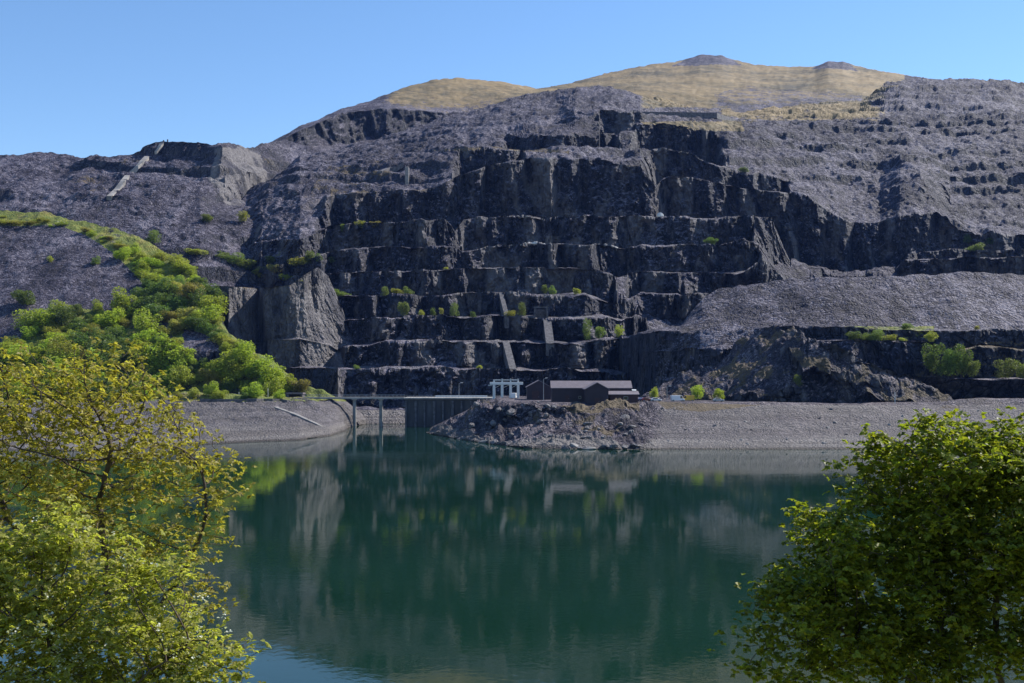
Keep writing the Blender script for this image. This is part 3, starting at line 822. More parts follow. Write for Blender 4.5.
wood_lips = [
    [(-400, 470, 330), (170, 458, 345), (300, 448, 380), (352, 440, 470), (372, 440, 500)],
    [(-400, 455, shore_d(455)), (100, 450, shore_d(450)), (170, 446, shore_d(446)), (250, 441.5, shore_d(441.5)), (300, 440, shore_d(440)), (330, 436, shore_d(436)), (345, 431, shore_d(431)), (354, 426, shore_d(426)), (372, 424, 512)],
    [(-400, 405, 440), (100, 404, 452), (170, 403, 460), (250, 402.5, 468), (300, 402.5, 474), (320, 404, 480), (340, 408, 486), (352, 416, 494), (372, 422, 516)],
    [(-400, 401, 452), (170, 399, 472, 4), (250, 398.5, 480, 4), (300, 399, 490, 4), (330, 400, 494, 3), (345, 406, 500), (355, 415, 505), (372, 421, 520)],
    [(-400, 330, 560), (0, 340, 545), (100, 342, 545), (150, 344, 540), (200, 352, 530), (240, 362, 525), (275, 374, 515), (298, 390, 505), (330, 396, 504), (345, 405, 508), (372, 421, 524)],
    [(-400, 260, 640), (0, 268, 630), (60, 275, 620), (110, 288, 608), (150, 300, 596), (190, 306, 585), (222, 328, 560), (245, 352, 545), (275, 368, 530), (300, 388, 515), (345, 404, 514), (372, 420, 530)],
    [(-400, 205, 700), (0, 208, 700), (50, 213, 695), (90, 226, 685), (120, 234, 676), (150, 245, 664), (180, 258, 650), (198, 275, 630), (215, 305, 600), (230, 335, 575), (250, 354, 560), (275, 367, 545), (300, 387, 530), (345, 404, 524), (372, 420, 536)],
]
woods = Sheet("wooded_hill", wood_lips, -260, 366, 1.1, 1.3, M['slate_hill'], jitter=0.55, cliff=0.6, scree=0.8, seed=111, paint=paint_woods, drop=(60, 30))


# ---- the pale promontory cliff at the quarry's left edge
def paint_prom(c, x, y, p, st):
    n = fbm(p * np.array([1 / 8, 1 / 8, 1 / 25]), 4, 121)
    x = x + 5 * fbm(p / 9.0, 3, 123)
    f = in_poly(x, y, [(229, 286), (262, 286), (260, 330), (240, 352), (230, 320)]) * 0.65 + in_poly(x, y, [(292, 300), (322, 282), (338, 320), (348, 345), (340, 372), (310, 350), (296, 330)]) * 1.0  # extra paleness painted on the two facets turned to the sun
    c[:, 3] = np.clip(f + 0.30 + 0.45 * smooth(-0.1, 0.4, n) * (x > 262), 0, 1) * (0.55 + 0.45 * smooth(-0.3, 0.2, n))
    c[:, 0] = in_poly(x, y, [(215, 278), (290, 280), (290, 290), (215, 290)]) * 0.75
    c[:, 1] = in_poly(x, y, [(285, 270), (315, 268), (312, 284), (290, 286)]) * 0.6


prom_lips = [
    [(190, 405, 610), (300, 403, 577), (330, 403, 578), (362, 405, 565)],
    [(190, 395, 625), (262, 372, 595), (300, 370, 581, 4), (325, 370, 587, 5), (345, 372, 596, 2), (362, 376, 605)],
    [(190, 380, 625), (215, 350, 617), (228, 346, 593), (262, 343, 617, 3), (268, 341, 599, 5), (300, 340, 589, 5), (320, 344, 600, 3), (340, 352, 614), (362, 362, 620)],
    [(190, 300, 640), (205, 287, 635), (217, 286, 630, 30), (229, 287, 600, 40), (259, 289, 631, 30), (264, 288, 610, 40), (290, 286, 599, 50), (304, 276, 605, 50), (318, 268, 621, 40), (328, 276, 636, 20), (337, 296, 640, 5), (347, 325, 637), (362, 350, 632)],
    [(190, 290, 705), (215, 275, 725), (260, 272, 735), (300, 262, 735), (318, 262, 735), (330, 274, 708), (340, 296, 691), (350, 326, 674), (362, 350, 660)],
]
prom = Sheet("promontory_hill", prom_lips, 196, 360, 0.8, 1.6, M['slate_hill'], jitter=0.5, cliff=0.42, scree=0.5, seed=131, paint=paint_prom, drop=(40, 30))

# ---- near bank under the camera, valley floor, lake
bx = np.linspace(-160, 160, 161)
by = np.concatenate([np.linspace(-60, 0, 12), np.linspace(1, 60, 80)])
BX, BY = np.meshgrid(bx, by)


def bank_z(x, y):
    y = np.asarray(y, float)
    return np.where(y < 2, 23.3 - 0.05 * y, 23.2 - 0.62 * (y - 2))


BZ = bank_z(BX, BY) + fbm(np.stack([BX.ravel() / 5, BY.ravel() / 5, BX.ravel() * 0], 1), 3, 141).reshape(BX.shape) * 0.35
bi = np.arange(BX.size).reshape(BX.shape)
bc = np.zeros((BX.size, 4), np.float32)
bc[:, 1] = 0.9
structure(mesh_from("grass_bank_ground", np.stack([BX, BY, BZ], -1).reshape(-1, 3), np.stack([bi[:-1, :-1], bi[:-1, 1:], bi[1:, 1:], bi[1:, :-1]], -1).reshape(-1, 4), 4, M['slate_near'], smooth_faces=True, colors=bc))
structure(mesh_from("valley_ground", [(-2600, -300, -9), (2600, -300, -9), (2600, 2650, -9), (-2600, 2650, -9)], [0, 1, 2, 3], 4, M['slate']))
structure(mesh_from("lake_water", [(-900, -60, 0), (900, -60, 0), (900, 560, 0), (-900, 560, 0)], [0, 1, 2, 3], 4, M['water']))

# ---- thin blue air between the lake and the far faces
hz = bpy.data.materials.new("blue_air")
hz.use_nodes = True
hz.node_tree.nodes.clear()
ho = hz.node_tree.nodes.new("ShaderNodeOutputMaterial")
hv = hz.node_tree.nodes.new("ShaderNodeVolumePrincipled")
hv.inputs["Color"].default_value = (0.18, 0.36, 1.0, 1)
hv.inputs["Density"].default_value = 0.000028
hv.inputs["Anisotropy"].default_value = 0.0
hz.node_tree.links.new(hv.outputs[0], ho.inputs["Volume"])
X0, X1, Y0, Y1, Z0, Z1 = -2700, 2700, -400, 2750, -10.2, 700
hb = mesh_from("haze", [(X0, Y0, Z0), (X1, Y0, Z0), (X1, Y1, Z0), (X0, Y1, Z0), (X0, Y0, Z1), (X1, Y0, Z1), (X1, Y1, Z1), (X0, Y1, Z1)],
               [0, 3, 2, 1, 4, 5, 6, 7, 0, 1, 5, 4, 1, 2, 6, 5, 2, 3, 7, 6, 3, 0, 4, 7], 4, hz)
hb["kind"] = "stuff"


# ------------------------------------------------------------------ trees close by
def leaf_mesh(name, pts, size, material, parent, droop=0.25, seed=0, aspect=0.62, jitter=0.45, hue_p=0.35, up=0.9, rosette=0):
    """Single folded leaves (two triangles each) at the given points."""
    r = np.random.default_rng(seed)
    if rosette:                                         # leaves spread round a shoot tip, all facing much the same way
        pts = np.repeat(pts, rosette, axis=0)
    n = len(pts)
    nrm = r.normal(size=(n, 3))
    if rosette:
        nrm = np.repeat(r.normal(size=(n // rosette, 3)), rosette, axis=0) * 0.85 + nrm * 0.3
    nrm[:, 2] = np.abs(nrm[:, 2]) * 0.8 + up
    nrm /= np.linalg.norm(nrm, axis=1, keepdims=True)
    a = r.normal(size=(n, 3))
    a -= nrm * (a * nrm).sum(1, keepdims=True)
    a /= np.linalg.norm(a, axis=1, keepdims=True)
    a[:, 2] -= droop
    a /= np.linalg.norm(a, axis=1, keepdims=True)
    b = np.cross(nrm, a)
    b /= np.linalg.norm(b, axis=1, keepdims=True)
    L = size * r.uniform(1 - jitter, 1 + jitter, n)[:, None]
    W = L * aspect * r.uniform(0.8, 1.2, n)[:, None]
    fold = nrm * W * 0.22
    v = np.stack([pts, pts + a * L * 0.55 + b * W * 0.5 + fold, pts + a * L, pts + a * L * 0.5 - b * W * 0.5 + fold], 1)
    idx = np.arange(n * 4).reshape(n, 4)
    f = np.concatenate([idx[:, [0, 1, 2]], idx[:, [0, 2, 3]]], 0)
    c = np.zeros((n, 4, 4), np.float32)
    c[:, :, 0] = r.uniform(0, 1, n)[:, None]
    c[:, :, 1] = (r.uniform(0, 1, n) < hue_p)[:, None] * r.uniform(0.3, 1, n)[:, None]
    c[:, :, 3] = 1
    return mesh_from(name, v.reshape(-1, 3), f, 3, material, parent, colors=c.reshape(-1, 4))


def grow(stems, attract, step, reach, kill, iters=140, seed=0):
    """Grow a branch skeleton from given stems towards the points the crown occupies."""
    r = np.random.default_rng(seed)
    nodes, par = [], []
    for stem in stems:
        p0 = None
        if stem[0] is not None and not isinstance(stem[0], (tuple, list, np.ndarray, Vector)):
            p0 = stem[0]
            stem = stem[1:]
            prev, start = p0, np.array(nodes[p0])
        else:
            start = np.array(stem[0], float)
            nodes.append(start)
            par.append(-1)
            prev = len(nodes) - 1
            stem = stem[1:]
        for q in stem:
            q = np.array(q, float)
            L = np.linalg.norm(q - start)
            m = max(1, int(L / step))
            for i in range(1, m + 1):
                pt = start + (q - start) * i / m + r.normal(size=3) * step * 0.12
                nodes.append(pt)
                par.append(prev)
                prev = len(nodes) - 1
            start = q
    N_ = np.array(nodes)
    A = attract.copy()
    d2 = ((A[:, None] - N_[None]) ** 2).sum(2)
    near, dist = d2.argmin(1), np.sqrt(d2.min(1))
    N_ = list(N_)
    for it in range(iters):
        act = dist < reach
        if not act.any():
            break
        ids = near[act]
        dirs = A[act] - np.array(N_)[ids]
        dirs /= np.linalg.norm(dirs, axis=1, keepdims=True) + 1e-9
        new = []
        for nid in np.unique(ids):
            v = dirs[ids == nid].sum(0) + r.normal(size=3) * 0.35
            v[2] += 0.05
            v /= np.linalg.norm(v) + 1e-9
            new.append(N_[nid] + v * step)
            par.append(int(nid))
        base = len(N_)
        N_.extend(new)
        new = np.array(new)
        dn = np.sqrt(((A[:, None] - new[None]) ** 2).sum(2))
        m = dn.min(1)
        better = m < dist
        near = np.where(better, base + dn.argmin(1), near)
        dist = np.minimum(dist, m)
        keep = dist > kill
        A, near, dist = A[keep], near[keep], dist[keep]
        if len(A) == 0 or len(N_) > 9000:
            break
    return np.array(N_), np.array(par)


def branches(name, nodes, par, tip_r, power, material, parent, sides=6, max_r=0.2):
    n = len(nodes)
    acc = np.zeros(n)
    kids = np.bincount(par[par >= 0], minlength=n)
    rad = np.zeros(n)
    for i in range(n - 1, -1, -1):
        rad[i] = max(tip_r, acc[i] ** (1 / power)) if kids[i] else tip_r
        if par[i] >= 0:
            acc[par[i]] += rad[i] ** power
    rad = np.minimum(rad, max_r)
    V, F = [], []
    ang = np.arange(sides) * 2 * math.pi / sides
    for i in range(n):
        if par[i] < 0:
            continue
        a, b = nodes[par[i]], nodes[i]
        d = b - a
        L = np.linalg.norm(d)
        if L < 1e-6:
            continue
        d = d / L
        u = np.cross(d, [0.31, 0.87, 0.37])
        u /= np.linalg.norm(u)
        w = np.cross(d, u)
        ra, rb = min(rad[par[i]], rad[i] * 1.35), rad[i]
        ring = np.cos(ang)[:, None] * u + np.sin(ang)[:, None] * w
        base = len(V) * sides * 2
        V.append(np.concatenate([a + ring * ra - d * ra * 0.2, b + ring * rb + d * rb * 0.2]))
        for j in range(sides):
            jn = (j + 1) % sides
            F.append((base + j, base + jn, base + sides + jn, base + sides + j))
    ob = mesh_from(name, np.concatenate(V), np.array(F), 4, material, parent, smooth_faces=True)
    return ob, rad, kids


def crown_points(blobs, d0, n_clumps, per, clump_r, seed):
    """Clumps of growth spread through rounded volumes; blobs: (photo x, y, half width, half height, half depth m)."""
    r = np.random.default_rng(seed)
    wts = np.array([b[2] * b[3] for b in blobs], float)
    wts /= wts.sum()
    out = []
    for _ in range(n_clumps):
        b = blobs[r.choice(len(blobs), p=wts)]
        v = r.normal(size=3)
        v /= np.linalg.norm(v)
        v *= r.uniform(0.15, 1.0) ** 0.45
        c = np.array(at(b[0] + v[0] * b[2], b[1] - v[2] * b[3], d0)) + np.array([0, v[1] * b[4], 0])
        axis = np.array([v[0], v[1], v[2] * 0.6 + 0.15]) + r.normal(size=3) * 0.55
        axis /= np.linalg.norm(axis)
        L = clump_r * r.uniform(0.8, 2.4)
        s_ = r.uniform(-1, 1, per)
        q = axis * (s_ * L)[:, None] + r.normal(size=(per, 3)) * (clump_r * 0.36 * (1.15 - 0.6 * s_))[:, None] * np.array([1, 1, 0.7])
        out.append(c + q)
    return np.concatenate(out)


def leaves_on(nodes, rad, kids, thresh, per, spread, seed):
    r = np.random.default_rng(seed)
    tw = nodes[rad < thresh]
    p = np.repeat(tw, per, axis=0)
    return p + r.normal(size=p.shape) * spread * np.array([1, 1, 0.7])


def near_tree(name, label, cat, base, stems_px, blobs, d0, leaf, leaf_size, per_leaf, n_clumps, seed, step=0.13, reach=1.3, kill=0.2, tip=0.0045, max_r=0.16, thresh=0.009, spread=0.11, dense=4, clump=0.24, **kw):
    root = empty(name, base, label, cat)
    b = Vector(base)
    pts = crown_points(blobs, d0, n_clumps, 11, clump, seed)
    stems = []
    first = [np.array(base)] + [np.array(at(x, y, d)) for x, y, d in stems_px[0]]
    stems.append(first)
    for st_ in stems_px[1:]:
        stems.append([np.array(base) + np.array([0.08, 0.05, 0])] + [np.array(at(x, y, d)) for x, y, d in st_])
    nodes, par = grow(stems, pts, step, reach, kill, seed=seed)
    local = nodes - np.array(base)
    tr, rad, kids = branches("trunk", local, par, tip, 2.25, M['bark'], root, max_r=max_r)
    lp = leaves_on(local, rad, kids, thresh, per_leaf, spread, seed + 1)
    rr = np.random.default_rng(seed + 9)
    on = np.repeat(pts - np.array(base), dense, axis=0)
    lp = np.concatenate([lp, on + rr.normal(size=on.shape) * spread * 0.8])
    cr = leaf_mesh("crown", lp, leaf_size, leaf, root, seed=seed + 2, **kw)
    return root, nodes, rad, lp


def bank_at(x, d):
    return Vector(((x - 512) / F_PX * d, d, float(bank_z(0, d)) - 0.1))


oak_blobs = [(55, 405, 95, 52, 1.6), (130, 420, 80, 48, 1.4), (185, 455, 55, 34, 1.0), (10, 450, 80, 70, 1.6), (100, 480, 95, 42, 1.5), (226, 466, 28, 18, 0.5), (232, 490, 16, 10, 0.4), (180, 545, 45, 20, 0.7),
             (-60, 430, 80, 90, 1.6), (205, 500, 25, 16, 0.5), (60, 540, 100, 50, 1.4), (200, 590, 25, 22, 0.5), (100, 375, 45, 22, 0.9), (215, 670, 25, 14, 0.4)]
near_tree("oak_tree", "tall oak with sparse mustard yellow young leaves and dark open limbs above the lake", "tree", bank_at(110, 16.0),
          [[(112, 640, 16.0), (104, 560, 16.0), (100, 500, 16.1), (112, 450, 15.9)], [(150, 620, 16.1), (190, 560, 16.0), (206, 515, 15.9), (203, 475, 15.9)], [(60, 610, 16.2), (20, 540, 16.3), (-10, 480, 16.3)]],
          oak_blobs, 16.0, M['oak_leaf'], 0.062, 1, 330, 3, dense=1, rosette=7, up=0.9, tip=0.005, max_r=0.13, thresh=0.0105, spread=0.105)

thorn_blobs = [(30, 585, 85, 45, 0.65), (105, 610, 85, 45, 0.65), (165, 640, 58, 34, 0.52), (20, 660, 110, 60, 0.78), (110, 690, 110, 50, 0.78), (206, 668, 38, 28, 0.26), (-60, 620, 80, 90, 0.78), (90, 530, 45, 22, 0.39), (30, 540, 40, 24, 0.39),
               (214, 620, 24, 9, 0.16), (150, 570, 40, 24, 0.33), (60, 760, 150, 60, 0.85)]
thorn, th_nodes, th_rad, th_leaf = near_tree("hawthorn_tree", "bright green hawthorn bush dotted with white blossom beneath the mustard yellow oak", "tree", bank_at(50, 12.5),
          [[(55, 760, 12.5), (60, 690, 12.5), (45, 620, 12.4)], [(110, 760, 12.5), (150, 680, 12.4), (190, 640, 12.4)], [(10, 720, 12.7), (-30, 640, 12.6)], [(90, 740, 12.2), (130, 690, 12.0), (165, 660, 12.0)]],
          thorn_blobs, 12.5, M['thorn_leaf'], 0.054, 1, 430, 5, dense=2, rosette=8, up=1.3, clump=0.22, step=0.10, reach=1.0, kill=0.15, tip=0.0035, max_r=0.07, thresh=0.0075, spread=0.085)
r_ = np.random.default_rng(8)
thpy = HORIZON - (th_leaf[:, 2] + thorn.location.z - EYE) / (th_leaf[:, 1] + thorn.location.y) * F_PX
thpx = 512 + (th_leaf[:, 0] + thorn.location.x) / (th_leaf[:, 1] + thorn.location.y) * F_PX
cand = np.where((r_.uniform(size=len(th_leaf)) < 0.05 + 0.40 * (thpy > 630) * (thpx < 200) + 0.25 * ((thpx > 196) & (thpy < 636))) & (th_leaf[:, 2] > -9))[0]
cand = r_.choice(cand, min(800, len(cand)), replace=False)
fl = np.repeat(th_leaf[cand] + np.array([0, -0.03, 0.05]), 9, axis=0)
fl = fl + r_.normal(size=fl.shape) * 0.028
leaf_mesh("blossom", fl, 0.030, M['petal'], thorn, seed=9, aspect=0.95, up=1.2, droop=0.0)

syc_blobs = [(950, 468, 62, 50, 1.4), (893, 500, 45, 42, 1.2), (1010, 500, 65, 62, 1.5), (850, 545, 55, 46, 1.3), (805, 600, 42, 36, 1.0), (900, 585, 90, 60, 1.7), (985, 560, 85, 55, 1.6), (772, 640, 24, 15, 0.6),
             (858, 490, 18, 16, 0.5), (840, 640, 75, 36, 1.3), (1085, 540, 70, 110, 1.7), (915, 655, 60, 26, 1.3), (845, 482, 8, 6, 0.2), (770, 600, 14, 14, 0.4), (965, 425, 26, 17, 0.6), (1022, 452, 34, 26, 0.9), (880, 452, 20, 14, 0.5), (790, 670, 40, 22, 0.8), (1030, 630, 35, 20, 0.9), (985, 635, 50, 28, 1.0)]
near_tree("sycamore_tree", "dense dark green sycamore with sunlit yellow green top beside the lake", "tree", bank_at(985, 18.0),
          [[(950, 700, 18.0), (942, 640, 17.9), (935, 570, 17.9), (945, 500, 18.0)], [(1000, 690, 18.2), (995, 610, 18.2), (1000, 540, 18.2)], [(1040, 700, 18.0), (1060, 620, 18.0)], [(920, 720, 18.0), (870, 650, 18.0), (830, 620, 18.0)]],
          syc_blobs, 18.0, M['sycamore_leaf'], 0.082, 1, 430, 7, dense=3, rosette=6, up=1.1, clump=0.27, step=0.14, reach=1.4, kill=0.2, tip=0.005, max_r=0.15, thresh=0.0105, spread=0.13, aspect=0.8)


# ------------------------------------------------------------------ bushes and small trees on the hill, ledges and shore
def bush_crown(name, material, n, seed, tall=1.0, leaf=0.13):
    """A rounded crown of unit radius: uneven lobes clothed with leaf sprays."""
    r = np.random.default_rng(seed)
    lobes = []
    for i in range(12):
        a = r.uniform(0, 2 * math.pi)
        rr = r.uniform(0.15, 0.80)
        lobes.append((rr * math.cos(a), rr * math.sin(a), r.uniform(0.2, 1.15) * tall, r.uniform(0.20, 0.50)))
    lobes.append((0, 0, 0.55 * tall, 0.6))
    pts, out = [], []
    for cx, cy, cz, cr in lobes:
        m = int(n * cr * cr / sum(q[3] ** 2 for q in lobes))
        v = r.normal(size=(m, 3))
        v /= np.linalg.norm(v, axis=1, keepdims=True)
        rad = cr * r.uniform(0.55, 1.08, m) ** 0.6
        p = v * rad[:, None] * np.array([1, 1, 0.85]) + np.array([cx, cy, cz])
        pts.append(p)
    pts = np.concatenate(pts)
    pts = pts[pts[:, 2] > 0.02]
    o = leaf_mesh(name, pts, leaf, material, None, seed=seed + 1, aspect=0.75, up=1.3, droop=0.1)
    return o


kinds = {'bright': M['bright_leaf'], 'olive': M['olive_leaf'], 'deep': M['deep_leaf'], 'tan': M['tan_leaf'], 'fresh': M['fresh_leaf']}
protos = {}
for ki, (kn, mt) in enumerate(kinds.items()):
    protos[kn] = []
    for v in range(3):
        o = bush_crown("crown", mt, 2600, 300 + ki * 10 + v, tall=(1.0, 1.25, 0.85)[v], leaf=0.10)
        protos[kn].append(o.data)
        bpy.data.objects.remove(o)


def shrub(kind, loc, w, h, label, group=None, name="shrub"):
    o = bpy.data.objects.new(name, random.choice(protos[kind]))
    COL.objects.link(o)
    o.location = loc
    o.rotation_euler = (0, 0, random.uniform(0, 6.28))
    o.scale = (w / 2 * random.uniform(0.85, 1.25), w / 2 * random.uniform(0.85, 1.15), h / 1.6)
    return tag(o, label, "bush" if name == "shrub" else "tree", group)


def trunk_mesh(seed):
    r = np.random.default_rng(seed)
    V, F = [], []
    nodes = np.array([[0, 0, -0.12], [0.01, 0, 0.2], [0.03, 0.02, 0.5], [0.0, 0.03, 0.95], [0.3, 0.1, 0.9], [-0.3, 0.15, 0.95], [0.1, -0.3, 0.9]])
    par = np.array([-1, 0, 1, 2, 1, 2, 2])
    ob, _, _ = branches("trunk", nodes, par, 0.022, 2.0, M['bark'], None)
    me = ob.data
    bpy.data.objects.remove(ob)
    return me


TRUNK = trunk_mesh(1)


def small_tree(kind, loc, w, h, label, group=None):
    root = empty("small_tree", loc, label, "tree", random.uniform(0, 6.28), group)
    for nm, me, zz in (("trunk", TRUNK, 0.0), ("crown", random.choice(protos[kind]), h * 0.12)):
        c = bpy.data.objects.new(nm, me)
        COL.objects.link(c)
        c.parent = root
        c.location = (0, 0, zz)
        c.scale = (w / 1.75, w / 1.75, h * 0.88 / 1.2) if nm == "crown" else (h * 0.35, h * 0.35, h * 0.75)
    return root


# the wood on the left hillside
WOOD = [(-60, 232), (0, 216), (55, 222), (100, 236), (150, 254), (184, 266), (200, 285), (216, 318), (236, 350), (268, 372), (300, 392), (296, 399), (180, 400), (60, 400), (-60, 400), (-60, 350), (0, 352), (30, 332), (60, 309),
        (112, 314), (152, 300), (142, 280), (112, 250), (85, 233), (60, 226), (-60, 231)]
CLEAR = [[(183, 328), (214, 340), (232, 362), (208, 368), (180, 350)], [(150, 322), (170, 322), (168, 338), (150, 336)], [(28, 312), (44, 312), (46, 326), (28, 328)], [(246, 380), (262, 380), (258, 396), (244, 396)]]
wr = np.random.default_rng(77)
placed = []
tries = 0
while len(placed) < 288 and tries < 9000:
    tries += 1
    x, y = wr.uniform(-30, 304), wr.uniform(214, 401)
    a1 = (np.array([x]), np.array([y]))
    if not in_poly(*a1, WOOD)[0] or any(in_poly(*a1, c)[0] for c in CLEAR):
        continue
    up = smooth(300, 240, y) if False else float(np.clip((300 - y) / 60, 0, 1))
    wpx = wr.uniform(12, 34) * (1 - 0.45 * up)
    if any(abs(x - q[0]) < 0.42 * (wpx + q[2]) * 0.52 and abs(y - q[1]) < 4.2 for q in placed):
        continue
    placed.append((x, y, wpx, up))
placed.sort(key=lambda q: q[1])
for x, y, wpx, up in placed:
    g = woods.ground(x, y)
    d = g.y
    w = wpx * d / F_PX
    h = w * wr.uniform(0.62, 1.0) * (1 - 0.35 * up)
    nz = float(fbm(np.array([[x / 38.0, y / 30.0, 0.0]]), 2, 205)[0])
    t = nz + wr.uniform(-0.35, 0.35)
    kind = 'bright' if t > -0.22 else ('olive' if t > -0.36 else ('tan' if wr.uniform() < 0.2 else 'deep'))
    if up > 0.45:
        kind = 'olive' if wr.uniform() < 0.35 else ('bright' if wr.uniform() < 0.9 else 'tan')
    zone = ("along the narrow green strip above the slate tip" if y < 285 else "in the wood between slate tip and beach on the hillside" if y < 350 else "at the foot of the hillside wood just above the lake beach")
    word = {'bright': "bright green", 'olive': "olive yellow", 'deep': "dark green", 'tan': "tan brown"}[kind]
    shrub(kind, g + Vector((0, 0.6, -0.35)), w, h, f"{word} bush {zone}", f"{word} bushes {zone}")


def on_lip(sheet, x, k, back=2.5):
    """Just behind the edge of gallery k of a sheet, at photo column x."""
    c = int(np.clip(round((x - sheet.xs[0]) / (sheet.xs[1] - sheet.xs[0])), 0, len(sheet.xs) - 1))
    r = int(np.where(sheet.lipid == k)[0][0])
    p = Vector(sheet.P[r, c])
    return p + Vector((back * p.x / p.y, back, -0.3))


def px_tree(p, kind, wpx, hpx, label, tree=True, group=None):
    s_ = p.y / F_PX
    kind = 'fresh' if kind == 'bright' else kind
    if tree:
        return small_tree(kind, p, wpx * s_, hpx * s_, label, group)
    return shrub(kind, p, wpx * s_, hpx * s_, label, group)


Q = quarry
for x, k, w, h, kind, lab in [
    (404, 3, 13, 14, 'bright', "broad bright green tree at the start of the tree row on the third quarry ledge"),
    (421, 3, 7, 8, 'olive', "small olive tree second in the row on the third quarry ledge"),
    (433, 3, 7, 8, 'deep', "small dark tree third in the row on the third quarry ledge"),
    (442, 3, 5, 6, 'tan', "tiny tan sapling on the third quarry ledge beside a dark tree"),
    (454, 3, 9, 11, 'bright', "tall bright tree in the middle of the third quarry ledge"),
    (473, 3, 6, 7, 'deep', "lone dark round tree on the third quarry ledge near the incline"),
    (510, 3, 10, 8, 'olive', "olive spreading tree just past the incline on the third quarry ledge"),
    (522, 3, 8, 11, 'bright', "upright bright tree beside the drum house on the third quarry ledge"),
    (587, 2, 8, 18, 'bright', "tall narrow bright tree on the second quarry ledge"),
    (599, 2, 13, 12, 'bright', "broad bright tree beside the tall narrow one on the second quarry ledge"),
    (619, 2, 9, 11, 'olive', "olive tree at the end of the second quarry ledge"),
    (545, 4, 7, 9, 'bright', "first of two bright trees close together on the fourth quarry ledge"),
    (553, 4, 8, 9, 'bright', "second of two bright trees close together on the fourth quarry ledge"),
    (577, 4, 7, 8, 'olive', "single olive tree by the rubble on the fourth quarry ledge"),
    (385, 4, 8, 8, 'bright', "small bright tree on the fourth quarry ledge at its overgrown end"),
    (397, 4, 11, 8, 'olive', "wide olive bush tree on the overgrown fourth quarry ledge"),
    (409, 4, 9, 9, 'bright', "bright round tree closing the overgrown stretch of the fourth quarry ledge"),
]:
    px_tree(on_lip(Q, x, k + 1), kind, w, h, lab)
for x, k, w, h, kind, lab in [
    (341, 4, 20, 9, 'bright', "wide bright bush on the ledge above the pale promontory cliff"),
    (446, 5, 6, 5, 'olive', "small olive bush on the fifth quarry ledge"),
    (711, 6, 14, 7, 'deep', "dark green bush alone on the dark quarry ledge below the slate tip"),
    (357, 1, 7, 6, 'bright', "small bright bush on the lowest quarry ledge"),
    (480, 1, 8, 6, 'olive', "small olive bush on the lowest quarry ledge near the white gantry"),
]:
    px_tree(on_lip(Q, x, k + 1), kind, w, h, lab, False)
for sh_, x, y, w, h, kind, lab in [
    (Q, 343, 232, 9, 8, 'bright', "round bright bush on the slate slope at the top gallery's end"),
    (Q, 360, 228, 13, 7, 'olive', "pale olive bush on the slate slope beside a round bright bush"),
    (Q, 375, 227, 14, 7, 'tan', "tan bush patch on the slate slope above the galleries"),
    (Q, 298, 266, 22, 12, 'olive', "wide olive bush on top of the promontory"),
    (Q, 309, 265, 15, 14, 'bright', "tall bright bush on top of the promontory"),
    (Q, 318, 262, 10, 9, 'deep', "small deep green bush at the promontory's edge"),
    (Q, 243, 221, 13, 9, 'olive', "olive bush alone high on the bare slate slope below the pale notch cliff"),
    (left_hill, 206, 222, 17, 8, 'bright', "low bright bush on the bare slate slope below the pale cliff"),
    (left_hill, 152, 242, 16, 11, 'bright', "bright bush at the top corner of the hillside wood"),
    (left_hill, 196, 254, 24, 8, 'olive', "low olive bush patch on slate above the hillside wood"),
    (Q, 236, 264, 24, 12, 'bright', "bright bush leading the green strip on the slate shelf"),
    (Q, 248, 270, 22, 11, 'bright', "bright bush in the middle of the green strip on the slate shelf"),
    (Q, 260, 276, 18, 9, 'olive', "olive bush ending the green strip on the slate shelf"),
    (Q, 274, 272, 15, 9, 'tan', "tan bush next to the green strip on the slate shelf"),
    (Q, 222, 258, 18, 9, 'bright', "low bright bush on the slate just beyond the wood's top corner"),
    (Q, 286, 280, 14, 8, 'olive', "small olive bush at the brink of the promontory cliff"),
    (Q, 331, 262, 12, 9, 'bright', "bright bush where the galleries meet the promontory"),
    (Q, 270, 262, 13, 8, 'bright', "small bright bush above the green strip on the slate shelf"),
    (woods, 95, 264, 12, 9, 'bright', "small bright bush alone on the grey slate tip"),
    (woods, 26, 304, 28, 17, 'deep', "large dark green bush alone on the lower grey slate tip"),
    (woods, 50, 262, 8, 6, 'olive', "tiny olive bush on the upper grey slate tip"),
    (woods, 124, 310, 16, 11, 'deep', "dark bush at the lower corner of the grey slate tip"),
    (Q, 744, 172, 11, 6, 'deep', "deep green bush high on the slate beneath the stone platform"),
    (Q, 974, 251, 16, 9, 'bright', "bright bush on the dark upper terrace over the slate tip"),
    (Q, 968, 243, 11, 9, 'deep', "dark bush behind the bright one on the upper terrace over the slate tip"),
    (Q, 991, 244, 12, 8, 'deep', "dark bush at the far end of the upper terrace over the slate tip"),
    (spur, 798, 386, 9, 10, 'bright', "small bright bush clinging to the brown rock spur"),
]:
    near = min((q.ground(x, y) for q in ((left_hill, Q, prom) if sh_ in (left_hill, Q) and x < 330 else (sh_,)) if q.xs[0] <= x <= q.xs[-1] and abs(HORIZON - (q.ground(x, y).z - EYE) / q.ground(x, y).y * F_PX - y) < 6), key=lambda v_: v_.y, default=sh_.ground(x, y))
    px_tree(near + Vector((0, 0.6, -0.3)), kind, w, h * 1.2, lab, False)
T = slate_tip
